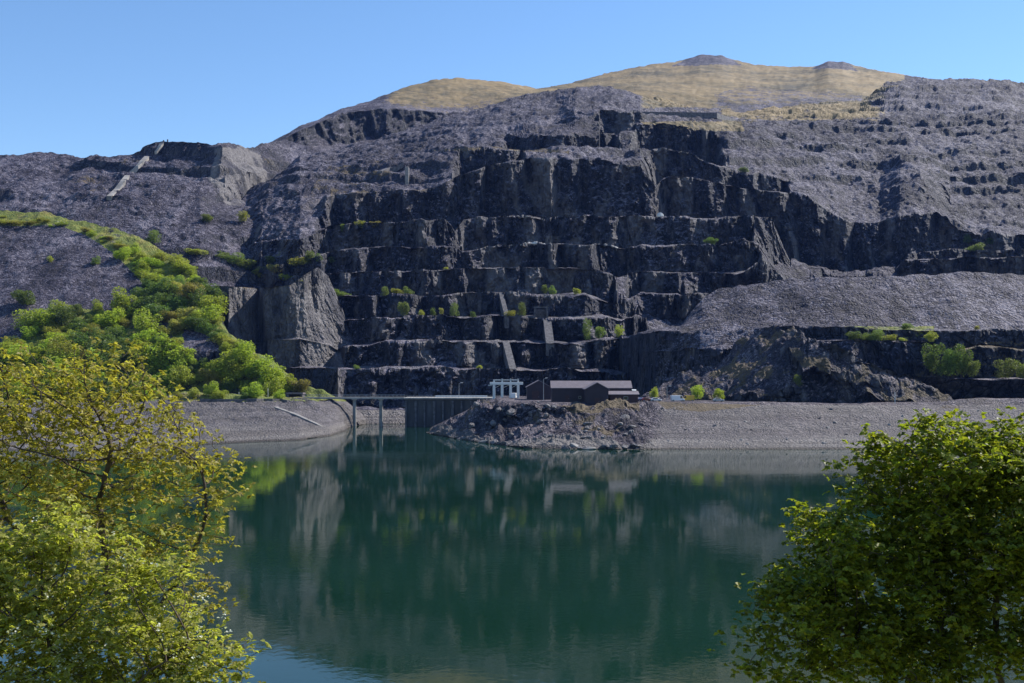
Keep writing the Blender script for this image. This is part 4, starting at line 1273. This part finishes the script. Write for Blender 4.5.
for x, k, w, h, kind, lab in [
    (854, 2, 16, 9, 'deep', "dark bush starting the hedge row on the retaining ledge"),
    (866, 2, 14, 10, 'bright', "bright bush second in the hedge row on the retaining ledge"),
    (877, 2, 15, 11, 'bright', "full bright bush in the middle of the hedge row on the retaining ledge"),
    (889, 2, 12, 10, 'olive', "olive bush ending the hedge row on the retaining ledge"),
    (902, 2, 8, 6, 'olive', "tiny olive bush beside the hedge row on the retaining ledge"),
    (906, 3, 17, 8, 'bright', "low bright bush at the foot of the great slate tip"),
    (930, 2, 13, 10, 'olive', "olive bush on the retaining ledge over the big dark thicket"),
    (977, 3, 6, 6, 'tan', "tan bush far along the foot of the great slate tip"),
]:
    px_tree(on_lip(T, x, k, 1.5), kind, w, h, lab, False)
for x, k, w, h, kind, lab in [
    (932, 1, 21, 25, 'deep', "tall dark tree in the thicket below the retaining ledge"),
    (948, 1, 22, 30, 'deep', "tallest dark tree in the thicket below the retaining ledge"),
    (961, 1, 20, 26, 'deep', "broad crowned dark tree in the thicket below the retaining ledge"),
    (972, 1, 15, 17, 'bright', "bright rounded tree at the edge of the dark thicket"),
    (1006, 1, 19, 16, 'bright', "bright round tree alone on the lower terrace"),
    (1023, 1, 15, 18, 'bright', "bright tree at the end of the lower terrace"),
]:
    px_tree(on_lip(T, x, k, 2.0), kind, w, h, lab)
FLAT = 13.0
for x, d, w, h, kind, lab in [
    (655, 440, 10, 14, 'olive', "slim olive tree by the white car in the car park"),
    (698, 433, 14, 15, 'bright', "full round bright tree beside the yellow van"),
    (718, 430, 11, 12, 'bright', "smaller bright tree behind the pale car in the car park"),
]:
    small_tree(kind, at_z(x, FLAT - 0.1, d), w * d / F_PX, h * d / F_PX, lab)


# ------------------------------------------------------------------ built things
class Build:
    """Collects boxes, prisms and tubes into one mesh."""
    def __init__(s):
        s.bm = bmesh.new()

    def box(s, x0, x1, y0, y1, z0, z1):
        return s.prism([(x0, y0), (x1, y0), (x1, y1), (x0, y1)], z0, z1)

    def prism(s, outline, z0, z1):
        lo = [s.bm.verts.new((x, y, z0)) for x, y in outline]
        hi = [s.bm.verts.new((x, y, z1)) for x, y in outline]
        n = len(outline)
        s.bm.faces.new(lo[::-1])
        s.bm.faces.new(hi)
        for i in range(n):
            s.bm.faces.new((lo[i], lo[(i + 1) % n], hi[(i + 1) % n], hi[i]))
        return s

    def extrude_y(s, outline, y0, y1):
        """Outline in x, z carried from y0 to y1."""
        a = [s.bm.verts.new((x, y0, z)) for x, z in outline]
        b = [s.bm.verts.new((x, y1, z)) for x, z in outline]
        n = len(outline)
        s.bm.faces.new(a)
        s.bm.faces.new(b[::-1])
        for i in range(n):
            s.bm.faces.new((a[(i + 1) % n], a[i], b[i], b[(i + 1) % n]))
        return s

    def extrude_x(s, outline, x0, x1):
        """Outline in y, z carried from x0 to x1."""
        a = [s.bm.verts.new((x0, y, z)) for y, z in outline]
        b = [s.bm.verts.new((x1, y, z)) for y, z in outline]
        n = len(outline)
        s.bm.faces.new(a[::-1])
        s.bm.faces.new(b)
        for i in range(n):
            s.bm.faces.new((a[i], a[(i + 1) % n], b[(i + 1) % n], b[i]))
        return s

    def tube(s, p0, p1, r0, r1=None, n=8):
        r1 = r0 if r1 is None else r1
        p0, p1 = Vector(p0), Vector(p1)
        d = (p1 - p0).normalized()
        u = d.orthogonal().normalized()
        w = d.cross(u)
        a = [s.bm.verts.new(p0 + (u * math.cos(t) + w * math.sin(t)) * r0) for t in [2 * math.pi * i / n for i in range(n)]]
        b = [s.bm.verts.new(p1 + (u * math.cos(t) + w * math.sin(t)) * r1) for t in [2 * math.pi * i / n for i in range(n)]]
        s.bm.faces.new(a[::-1])
        s.bm.faces.new(b)
        for i in range(n):
            s.bm.faces.new((a[i], a[(i + 1) % n], b[(i + 1) % n], b[i]))
        return s

    def ribbon(s, pts, width, thick):
        """A causeway along points: solid strip of the given width whose top follows them."""
        prev = None
        for i, p in enumerate(pts):
            p = Vector(p)
            a = Vector(pts[max(i - 1, 0)])
            b = Vector(pts[min(i + 1, len(pts) - 1)])
            t = (b - a)
            side = Vector((t.y, -t.x, 0)).normalized() * width / 2 if (abs(t.x) + abs(t.y)) > 1e-6 else Vector((width / 2, 0, 0))
            ring = [s.bm.verts.new(q) for q in (p - side, p + side, p + side - Vector((0, 0, thick)), p - side - Vector((0, 0, thick)))]
            if prev:
                for j in range(4):
                    s.bm.faces.new((prev[j], prev[(j + 1) % 4], ring[(j + 1) % 4], ring[j]))
            else:
                s.bm.faces.new(ring)
            prev = ring
        s.bm.faces.new(prev[::-1])
        return s

    def done(s, name, material, parent=None, bevel=0.0):
        bmesh.ops.recalc_face_normals(s.bm, faces=s.bm.faces)
        if bevel:
            bmesh.ops.bevel(s.bm, geom=s.bm.edges[:], offset=bevel, segments=1, affect='EDGES', clamp_overlap=True)
        me = bpy.data.meshes.new(name)
        s.bm.to_mesh(me)
        s.bm.free()
        me.materials.append(material)
        o = bpy.data.objects.new(name, me)
        COL.objects.link(o)
        if parent:
            o.parent = parent
        return o


def wx(x, d):
    return (x - 512.0) / F_PX * d


# ---- intake wall with its deck
D0 = 486.0
x0, x1 = wx(405, D0), wx(500, D0)
r = empty("intake_wall", (x0, D0, 0), "long dark concrete intake wall with ribbed bays standing in the lake", "dam")
W_ = x1 - x0
Build().box(0, W_, 0, 14, -3, 12.1).done("wall", M['dark_concrete'], r)
for i in range(11):
    xx = 0.1 + i * (W_ - 1.1) / 10
    b = Build().box(xx, xx + (1.1 if i % 2 else 0.8), -0.9, -0.003, -3, 11.3)
    b.done("buttress", M['stone'], r, 0.06)
Build().box(-0.5, W_ + 2, -1.5, 14.4, 12.103, 12.75).done("deck", M['concrete'], r, 0.05)
rail = Build()
for i in range(33):
    rail.tube((i * W_ / 32, -1.35, 12.75), (i * W_ / 32, -1.35, 13.8), 0.035)
rail.tube((0, -1.35, 13.8), (W_, -1.35, 13.8), 0.04).tube((0, -1.35, 13.3), (W_, -1.35, 13.3), 0.03)
rail.done("railing", M['galv'], r)
Build().box(W_ * 0.30, W_ * 0.86, 12.6, 13.2, 12.753, 13.45).done("parapet", M['white_paint'], r, 0.03)

# ---- footbridge to the far bank
xa, xb = wx(303, 492), wx(405, 486)
r = empty("footbridge", (xa, 492, 0), "thin concrete footbridge on two columns between the left beach and the intake wall", "bridge")
L_ = xb - xa - 0.55
Build().box(0, L_, -4.6, -1.4, 12.1, 12.95).done("deck", M['concrete'], r, 0.05)
for px_ in (354.5, 381):
    xx = wx(px_, 489) - xa
    b = Build().tube((xx, -3, -3), (xx, -3, 11.6), 0.85, 0.8, 12).box(xx - 1.1, xx + 1.1, -4.2, -1.8, 11.603, 12.097)
    b.done("column", M['concrete'], r)
b = Build()
for i in range(28):
    for yy in (-4.5, -1.5):
        b.tube((i * L_ / 27, yy, 12.95), (i * L_ / 27, yy, 14.0), 0.035, n=5)
for yy in (-4.5, -1.5):
    b.tube((0, yy, 14.0), (L_, yy, 14.0), 0.04, n=5).tube((0, yy, 13.5), (L_, yy, 13.5), 0.03, n=5)
b.done("railing", M['galv'], r)

# ---- stone portal at the bridge's bank end
p = at_z(296, 11.3, 489)
r = empty("stone_hut", p, "small dark stone hut with an open front at the bank end of the footbridge", "hut")
b = Build().box(-3.4, -2.6, -3, 3, -1, 3.0).box(2.6, 3.4, -3, 3, -1, 3.0).box(-2.597, 2.597, 2.2, 3, -1, 3.0).box(-2.597, 2.597, -3, 2.197, -1, -0.2)
b.done("wall", M['stone'], r)
Build().extrude_x([(-3.4, 3.003), (3.4, 3.003), (3.4, 3.5), (-3.4, 3.8)], -3.7, 3.7).done("roof", M['slate_flat'] if 'slate_flat' in M else M['roof'], r)

# ---- white gantry crane
D1 = 470.0
p = at_z(506, 12.9, D1)
r = empty("gantry_crane", p, "white steel gantry on four legs standing on the intake deck", "crane")
sx = D1 / F_PX
r.scale = (0.92, 0.92, 0.88)
for i, xx in enumerate((-13, -4.2, 5.0, 13.2)):
    b = Build().box(xx * sx - 0.62, xx * sx + 0.62, -1.1, 1.1, 0, 6.6)
    b.box(xx * sx - 0.95, xx * sx + 0.95, -1.5, 1.5, -0.4, -0.003)
    b.done("leg", M['white_paint'], r, 0.05)
Build().box(-17.5 * sx, 18.5 * sx, -1.3, 1.3, 6.603, 7.9).done("beam", M['white_paint'], r, 0.06)
Build().box(-14 * sx, 14 * sx, -0.5, 0.5, 8.7, 9.1).done("top_rail", M['white_paint'], r, 0.04)
for xx in (-13, -4.2, 5.0, 13.2):
    Build().box(xx * sx - 0.35, xx * sx + 0.35, -0.5, 0.5, 7.903, 9.5 if xx > -10 else 8.9).done("post", M['white_paint'], r)
Build().box(-19.5 * sx, -15.5 * sx, -0.9, 0.9, 6.0, 6.597).done("hoist", M['galv'], r)
b = Build()
for i in range(3):
    xs_ = (-13, -4.2, 5.0, 13.2)
    b.tube((xs_[i] * sx + 0.7, 0, 5.2), (xs_[i + 1] * sx - 0.7, 0, 6.5), 0.12)
b.done("brace", M['white_paint'], r)

# ---- sheds
def gable_shed(name, label, x_left, x_right, d, depth, z0, eave, ridge, wall_m, ridge_along_x=True, windows=(), doors=(), overhang=0.5):
    xa_, xb_ = wx(x_left, d), wx(x_right, d)
    r_ = empty(name, (xa_, d, z0), label, "shed")
    w_ = xb_ - xa_
    if ridge_along_x:
        Build().extrude_x([(0, -0.8), (depth, -0.8), (depth, eave), (depth / 2, ridge - 0.05), (0, eave)], 0, w_).done("wall", wall_m, r_)
        sl = (ridge - eave) / (depth / 2)
        b_ = Build().extrude_x([(-overhang, eave - overhang * sl + 0.03), (depth / 2, ridge + 0.03), (depth + overhang, eave - overhang * sl + 0.03), (depth + overhang, eave - overhang * sl + 0.28), (depth / 2, ridge + 0.30), (-overhang, eave - overhang * sl + 0.28)], -overhang, w_ + overhang)
        b_.done("roof", M['roof'], r_)
    else:
        Build().extrude_y([(0, -0.8), (w_, -0.8), (w_, eave), (w_ / 2, ridge - 0.05), (0, eave)], 0, depth).done("wall", wall_m, r_)
        sl = (ridge - eave) / (w_ / 2)
        b_ = Build().extrude_y([(-overhang, eave - overhang * sl + 0.03), (w_ / 2, ridge + 0.03), (w_ + overhang, eave - overhang * sl + 0.03), (w_ + overhang, eave - overhang * sl + 0.28), (w_ / 2, ridge + 0.30), (-overhang, eave - overhang * sl + 0.28)], -overhang, depth)
        b_.done("roof", M['roof'], r_)
    for (wx0, wx1, wz0, wz1) in windows:
        f_ = Build().box(wx0 - 0.12, wx1 + 0.12, -0.10, -0.003, wz0 - 0.12, wz1 + 0.12).done("window", M['galv'], r_)
        Build().box(wx0, wx1, -0.14, -0.103, wz0, wz1).done("pane", M['glass'], f_)
    for (wx0, wx1, wz1) in doors:
        f_ = Build().box(wx0, wx1, -0.12, -0.003, 0.0, wz1).done("door", M['cladding_brown'], r_)
        Build().box(wx1 - 0.35, wx1 - 0.2, -0.2, -0.123, 1.0, 1.15).done("handle", M['galv'], f_)
    return r_


gable_shed("long_shed", "long low purple brown shed with a grey slate roof behind the gabled wing", 552, 631, 416, 9.5, 13.0, 5.2, 7.6, M['cladding'], True,
           windows=[(10.2, 10.9, 1.2, 2.0)], doors=[(5.0, 6.6, 2.6)])
gable_shed("gabled_wing", "purple clad gabled wing standing forward from the long shed", 586, 608.5, 402, 13.6, 12.4, 5.6, 7.8, M['cladding'], False, doors=[(3.2, 5.0, 2.4)])
gable_shed("lean_shed", "low maroon shed with a shallow grey roof beside the gabled wing", 609.8, 638, 405, 8.0, 13.0, 2.9, 3.9, M['cladding_brown'], True, windows=[(5.2, 6.6, 1.1, 2.1)], doors=[(1.5, 4.0, 2.3)])
gable_shed("dark_shed", "tall dark gabled shed between the white gantry and the long shed", 527, 551, 446, 14, 13.0, 5.0, 7.6, M['cladding'], False, doors=[(2.0, 5.0, 3.6)])
r = empty("roof_vent", at_z(634, 17.0, 409.5), "small white vent unit on the maroon shed roof", "vent")
Build().box(-0.5, 0.5, -0.5, 0.5, -1.2, 0.35).done("housing", M['white_paint'], r)
Build().extrude_x([(-0.8, 0.353), (0.8, 0.353), (0, 0.8)], -0.8, 0.8).done("cowl", M['white_paint'], r)


# ---- lamps and poles
def lamp_post(x, d, z, h, label):
    r_ = empty("lamp_post", at_z(x, z, d), label, "lamp post")
    Build().tube((0, 0, -0.3), (0, 0, h), 0.14, 0.09).done("pole", M['galv'], r_)
    b_ = Build().tube((0, 0, h), (1.1, 0, h + 0.3), 0.07)
    b_.done("arm", M['galv'], r_)
    Build().box(0.7, 1.7, -0.22, 0.22, h + 0.36, h + 0.56).done("lamp_head", M['white_paint'], r_, 0.04)


lamp_post(459, 490, 12.9, 6.0, "grey lamp post on the intake wall deck")
lamp_post(543.5, 438, 13, 8.4, "tall pale pole with a lamp in front of the dark gabled shed")
lamp_post(667, 434, 13, 5.2, "grey lamp post between the cars in the car park")
for x, d, z, h, lab in [(239, 478, 11.6, 3.6, "thin pale post on the beach track by the wood"), (268, 480, 11.4, 5.5, "tall thin pale post on the beach track by the bridge end"), (895, 401, 12.6, 4.2, "thick short white post on the right hand shore below the rock spur")]:
    r = empty("marker_post", at_z(x, z, d), lab, "post")
    Build().tube((0, 0, -1.2), (0, 0, h), 0.13, 0.11).done("post", M['white_paint'], r)
    Build().tube((0, 0, h), (0, 0, h + 0.25), 0.17, 0.05).done("cap", M['galv'], r)


# ---- parked vehicles
def paint(name, c):
    return plain(name, c, 0.3, 0.04, 0.5, spec=0.5)


def vehicle(name, label, cat, x, d, z, rot, color, L=4.2, W=1.75, H=1.45, van=False):
    r_ = empty(name, at_z(x, z, d), label, cat, rot)
    m_ = paint(name + "_paint", color)
    if van:
        prof = [(-L / 2, 0.35), (L / 2 - 0.05, 0.35), (L / 2, 0.9), (L / 2 - 0.55, 1.1), (L / 2 - 1.1, H - 0.08), (L / 2 - 1.35, H), (-L / 2 + 0.08, H), (-L / 2, H - 0.15)]
        glass = [(L / 2 - 1.75, 1.15), (L / 2 - 0.72, 1.15), (L / 2 - 1.15, H - 0.15), (L / 2 - 1.75, H - 0.15)]
    else:
        prof = [(-L / 2, 0.35), (L / 2, 0.35), (L / 2 + 0.03, 0.62), (L / 2 - 0.15, 0.80), (L / 2 - 1.05, 0.92), (L / 2 - 1.75, H - 0.03), (-L / 2 + 1.1, H), (-L / 2 + 0.35, 0.98), (-L / 2, 0.9)]
        glass = [(-L / 2 + 0.62, 0.97), (L / 2 - 1.25, 0.95), (L / 2 - 1.85, H - 0.12), (-L / 2 + 1.1, H - 0.1)]
    Build().extrude_y(prof, -W / 2, W / 2).done("body", m_, r_, 0.05)
    for sgn in (-1, 1):
        y0, y1 = sorted((sgn * (W / 2 + 0.003), sgn * (W / 2 + 0.02)))
        Build().extrude_y(glass, y0, y1).done("window", M['glass'], r_)
    for wx_ in (-L / 2 + 0.75, L / 2 - 0.8):
        for sgn in (-1, 1):
            w_ = Build().tube((wx_, sgn * (W / 2 - 0.22), 0.31), (wx_, sgn * (W / 2 + 0.03), 0.31), 0.31, n=14).done("wheel", M['rubber'], r_)
            Build().tube((wx_, sgn * (W / 2 + 0.031), 0.31), (wx_, sgn * (W / 2 + 0.045), 0.31), 0.19, n=10).done("rim", M['galv'], w_)
    for sgn in (-1, 1):
        Build().box(L / 2 + 0.004, L / 2 + 0.03, sgn * 0.6 - 0.15, sgn * 0.6 + 0.15, 0.6, 0.75).done("headlight", M['white_paint'], r_)
    return r_


CZ = 12.92
vehicle("parked_car", "small blue grey car beside the red car in the car park", "car", 641.5, 426, CZ, 1.2, (0.12, 0.14, 0.22))
vehicle("parked_car", "dark red car in the car park next to the maroon shed", "car", 646.5, 424, CZ, 0.25, (0.20, 0.02, 0.02))
vehicle("parked_car", "white car under the slim olive tree in the car park", "car", 656, 424, CZ, 0.1, (0.75, 0.76, 0.78))
vehicle("parked_van", "white van parked against the yellow van", "van", 677.5, 424, CZ, 0.15, (0.80, 0.80, 0.80), 5.2, 1.95, 2.3, True)
vehicle("parked_van", "yellow van parked between the white van and the round tree", "van", 688, 426, CZ, 3.0, (0.55, 0.36, 0.04), 4.9, 1.9, 2.2, True)
vehicle("parked_car", "pale silver car in front of the smaller bright tree", "car", 718.5, 419, CZ, 0.05, (0.45, 0.46, 0.46))
vehicle("parked_van", "white van parked on the deck between the gantry legs", "van", 514, 462, 12.95, 1.45, (0.78, 0.79, 0.80), 5.0, 1.95, 2.4, True)

# ---- inclines, drum house, platform and slipway
def incline(name, label, cat, sheet, pxs, width, thick, material, lift=0.8, toward=1.5):
    pts = []
    for x, y in pxs:
        g = sheet.ground(x, y)
        pts.append(g + Vector((0, -toward, lift)))
    o = Build().ribbon(pts, width, thick).done(name, material)
    return tag(o, label, cat)


incline("stone_incline", "long pale stone incline climbing the stepped slate hill to the skyline", "incline", left_hill, [(110, 197), (117, 190), (124, 181), (128, 177), (132, 172), (137, 167), (142, 162), (147, 157)], 3.6, 3.0, M['stone_mid'], 0.9)
incline("stone_incline", "short pale stone incline just below the skyline posts", "incline", left_hill, [(156, 150), (160, 146), (163, 143)], 3.4, 2.5, M['stone_mid'], 0.4)
r = empty("winding_posts", left_hill.ground(165, 143) + Vector((0, 1.5, 0)), "pair of dark stone posts at the head of the incline on the skyline", "ruin")
for xx in (-1.6, 1.8):
    Build().prism([(xx - 0.5, -0.5), (xx + 0.5, -0.5), (xx + 0.4, 0.5), (xx - 0.4, 0.5)], -3.0, 3.6 if xx < 0 else 4.2).done("pillar", M['stone'], r)


def wall_ramp(label, x_top, k_top, x_bot, k_bot, width):
    a = on_lip(quarry, x_top, k_top, 0.0)
    b = on_lip(quarry, x_bot, k_bot, 3.0)
    b.y = min(b.y, a.y - 6)
    pts = [b + (a - b) * t + Vector((0, -2.2 * (1 - t), 0.6)) for t in (0, 0.33, 0.66, 1.0)]
    tag(Build().ribbon(pts, width, 7.0).done("stone_incline", M['stone']), label, "incline")


wall_ramp("steep stone incline between the two lowest ledges above the white gantry", 506, 3, 513, 2, 3.6)
wall_ramp("steep stone incline with a pale top from third to fourth quarry ledge", 501, 5, 507, 4, 2.6)
wall_ramp("steep stone incline below the square drum house", 547, 4, 550, 3, 4.4)
p = on_lip(quarry, 541, 4, 5.0)
r = empty("drum_house", p, "square roofless dark stone drum house at the top of a quarry incline", "ruin")
b = Build().box(-4, -3.1, -3, 3, -1, 6.6).box(3.1, 4, -3, 3, -1, 6.6).box(-3.097, 3.097, 2.2, 3, -1, 6.0)
b.done("wall", M['stone'], r)
Build().box(-4.2, 4.2, -3.2, -2.3, 6.603, 7.4).done("lintel", M['stone'], r)

pA, pB = at(608, 110, 1052), at(717, 109, 1058)
pC = at(741, 111.5, 1096)
r = empty("stone_platform", (pB.x, pB.y, pB.z), "long dark retaining wall with a pale end high under the grassy top", "wall")
b = Build()
L_ = pB.x - pA.x
b.prism([(-L_, -6), (0, 0), (-1, 26), (-L_, 22)], -9, -3.5)
b.done("platform", M['stone'], r)
Build().prism([(0.05, 0.02), (pC.x - pB.x, pC.y - pB.y), (pC.x - pB.x - 4, pC.y - pB.y + 6), (-0.9, 26.1)], -9, -3.6).done("end_wall", M['pale_stone'], r)  # same wall, its right end painted paler as if sunlit
p = quarry.ground(407, 178)
tag(Build().prism([(-1.4, -3), (1.5, -3), (1.4, 3), (-1.3, 3)], -4, 12).done("stone_pillar", M['pale_stone'], None, 0.3), "tall pale stone pillar on the upper quarry slope", "ruin").location = p + Vector((0, 1, 0))
p2 = quarry.ground(382, 172)
incline("stone_incline", "pale sloping stone causeway leading up to the tall stone pillar", "incline", quarry, [(380, 171), (388, 168), (396, 165), (404, 162)], 4, 4, M['stone'], 0.8, 1.0)

tag(Build().ribbon([woods.ground(276, 408) + Vector((0, 0, 0.5)), woods.ground(295, 415) + Vector((0, 0, 0.5)), woods.ground(318, 425) + Vector((0, 0, 0.5)), woods.ground(337, 435) + Vector((0, 0, 0.45))], 1.7, 1.6).done("slipway", M['pale_stone'], None), "pale concrete slipway running down the left beach into the water", "slipway")
pts = [woods.ground(x, 400.5) + Vector((0, 0, 0.9)) for x in range(200, 294, 8)]
tag(Build().ribbon(pts, 1.0, 2.4).done("stone_wall", M['stone']), "low dry stone wall along the top of the left beach", "wall")


# ---- loose blocks
def boulder_mesh(seed):
    bm = bmesh.new()
    bmesh.ops.create_icosphere(bm, subdivisions=2, radius=1.0)
    r_ = random.Random(seed)
    cuts = [(Vector((r_.gauss(0, 1), r_.gauss(0, 1), r_.gauss(0, 1))).normalized(), r_.uniform(0.45, 0.8)) for _ in range(9)]
    for v in bm.verts:
        for n_, d_ in cuts:
            o_ = v.co.dot(n_) - d_
            if o_ > 0:
                v.co -= n_ * o_
        v.co *= 1 + r_.uniform(-0.03, 0.03)
    me_ = bpy.data.meshes.new("boulder")
    bm.to_mesh(me_)
    bm.free()
    return me_


B_WHITE, B_GREY = [], []
for i in range(5):
    m1 = boulder_mesh(i)
    m1.materials.append(M['white_rock'])
    B_WHITE.append(m1)
    m2 = boulder_mesh(i + 20)
    m2.materials.append(M['pale_stone'])
    B_GREY.append(m2)
B_DARK = []
for i in range(5):
    m3 = boulder_mesh(i + 40)
    m3.materials.append(M['slate_near'])
    B_DARK.append(m3)


def boulder(p, size, kind, label, group, flat=0.7):
    o = bpy.data.objects.new("boulder", random.choice(kind))
    COL.objects.link(o)
    o.location = p
    o.rotation_euler = (random.uniform(-0.3, 0.3), random.uniform(-0.3, 0.3), random.uniform(0, 6.28))
    o.scale = (size * random.uniform(0.8, 1.3), size * random.uniform(0.7, 1.1), size * flat)
    return tag(o, label, "boulder", group)


for i in range(34):
    x = random.choice([random.gauss(533, 12), random.gauss(533, 16), random.uniform(590, 620)])
    boulder(on_lip(quarry, x, 7, random.uniform(-0.5, 5)) + Vector((0, 0, random.uniform(0.2, 1.2))), random.uniform(0.7, 1.9), B_GREY if random.random() < 0.6 else B_WHITE,
            "pale loose block in the rubble along the sixth quarry ledge", "pale blocks on the sixth quarry ledge")
for i in range(16):
    x = random.gauss(515, 9) if i % 2 else random.uniform(475, 530)
    boulder(on_lip(quarry, x, 8, random.uniform(-0.5, 4)) + Vector((0, 0, random.uniform(0.2, 1.0))), random.uniform(0.7, 1.6), B_GREY,
            "grey loose block in the rubble along the seventh quarry ledge", "grey blocks on the seventh quarry ledge")
boulder(on_lip(quarry, 660, 8, 3.0) + Vector((0, 0, 2.2)), 3.0, B_WHITE, "big single white rock on the ledge of the central dark wall", None)
boulder(woods.ground(35, 322) + Vector((0, 0, 1)), 3.2, B_GREY, "pale rock outcrop among the bushes on the left hillside", None)
for i in range(30):
    x = random.uniform(432, 640)
    y = float(np.interp(x, [428, 445, 470, 500, 520, 560, 640], [433.5, 437, 441, 445, 448, 449, 449.5]))
    d = shore_d(y) + random.uniform(-0.5, 5)
    boulder(at_z(x, random.uniform(0.0, 1.0), d), random.uniform(0.9, 2.8), B_GREY if random.random() < 0.35 else B_DARK, "water washed slab of rock along the foot of the rocky peninsula", "slabs along the peninsula waterline", 0.45)
for i in range(46):
    x = random.uniform(446, 636)
    y = random.uniform(410, 444)
    g = right_shore.ground(x, y)
    if g.z > 0.5 and g.y < 425:
        boulder(g + Vector((0, 0.4, 0.2)), random.uniform(0.8, 2.1), B_DARK, "dark jagged block on the slope of the rocky peninsula", "jagged blocks on the rocky peninsula", 0.75)
for i in range(34):
    x, y = random.uniform(646, 1010), random.uniform(408, 447)
    g = right_shore.ground(x, y)
    if 0.2 < g.z < 12.5:
        boulder(g + Vector((0, 0.2, 0.05)), random.uniform(0.35, 0.95), random.choice([B_GREY, B_DARK]), "small loose stone lying on the gravel of the wide right hand beach", "stones on the right beach")
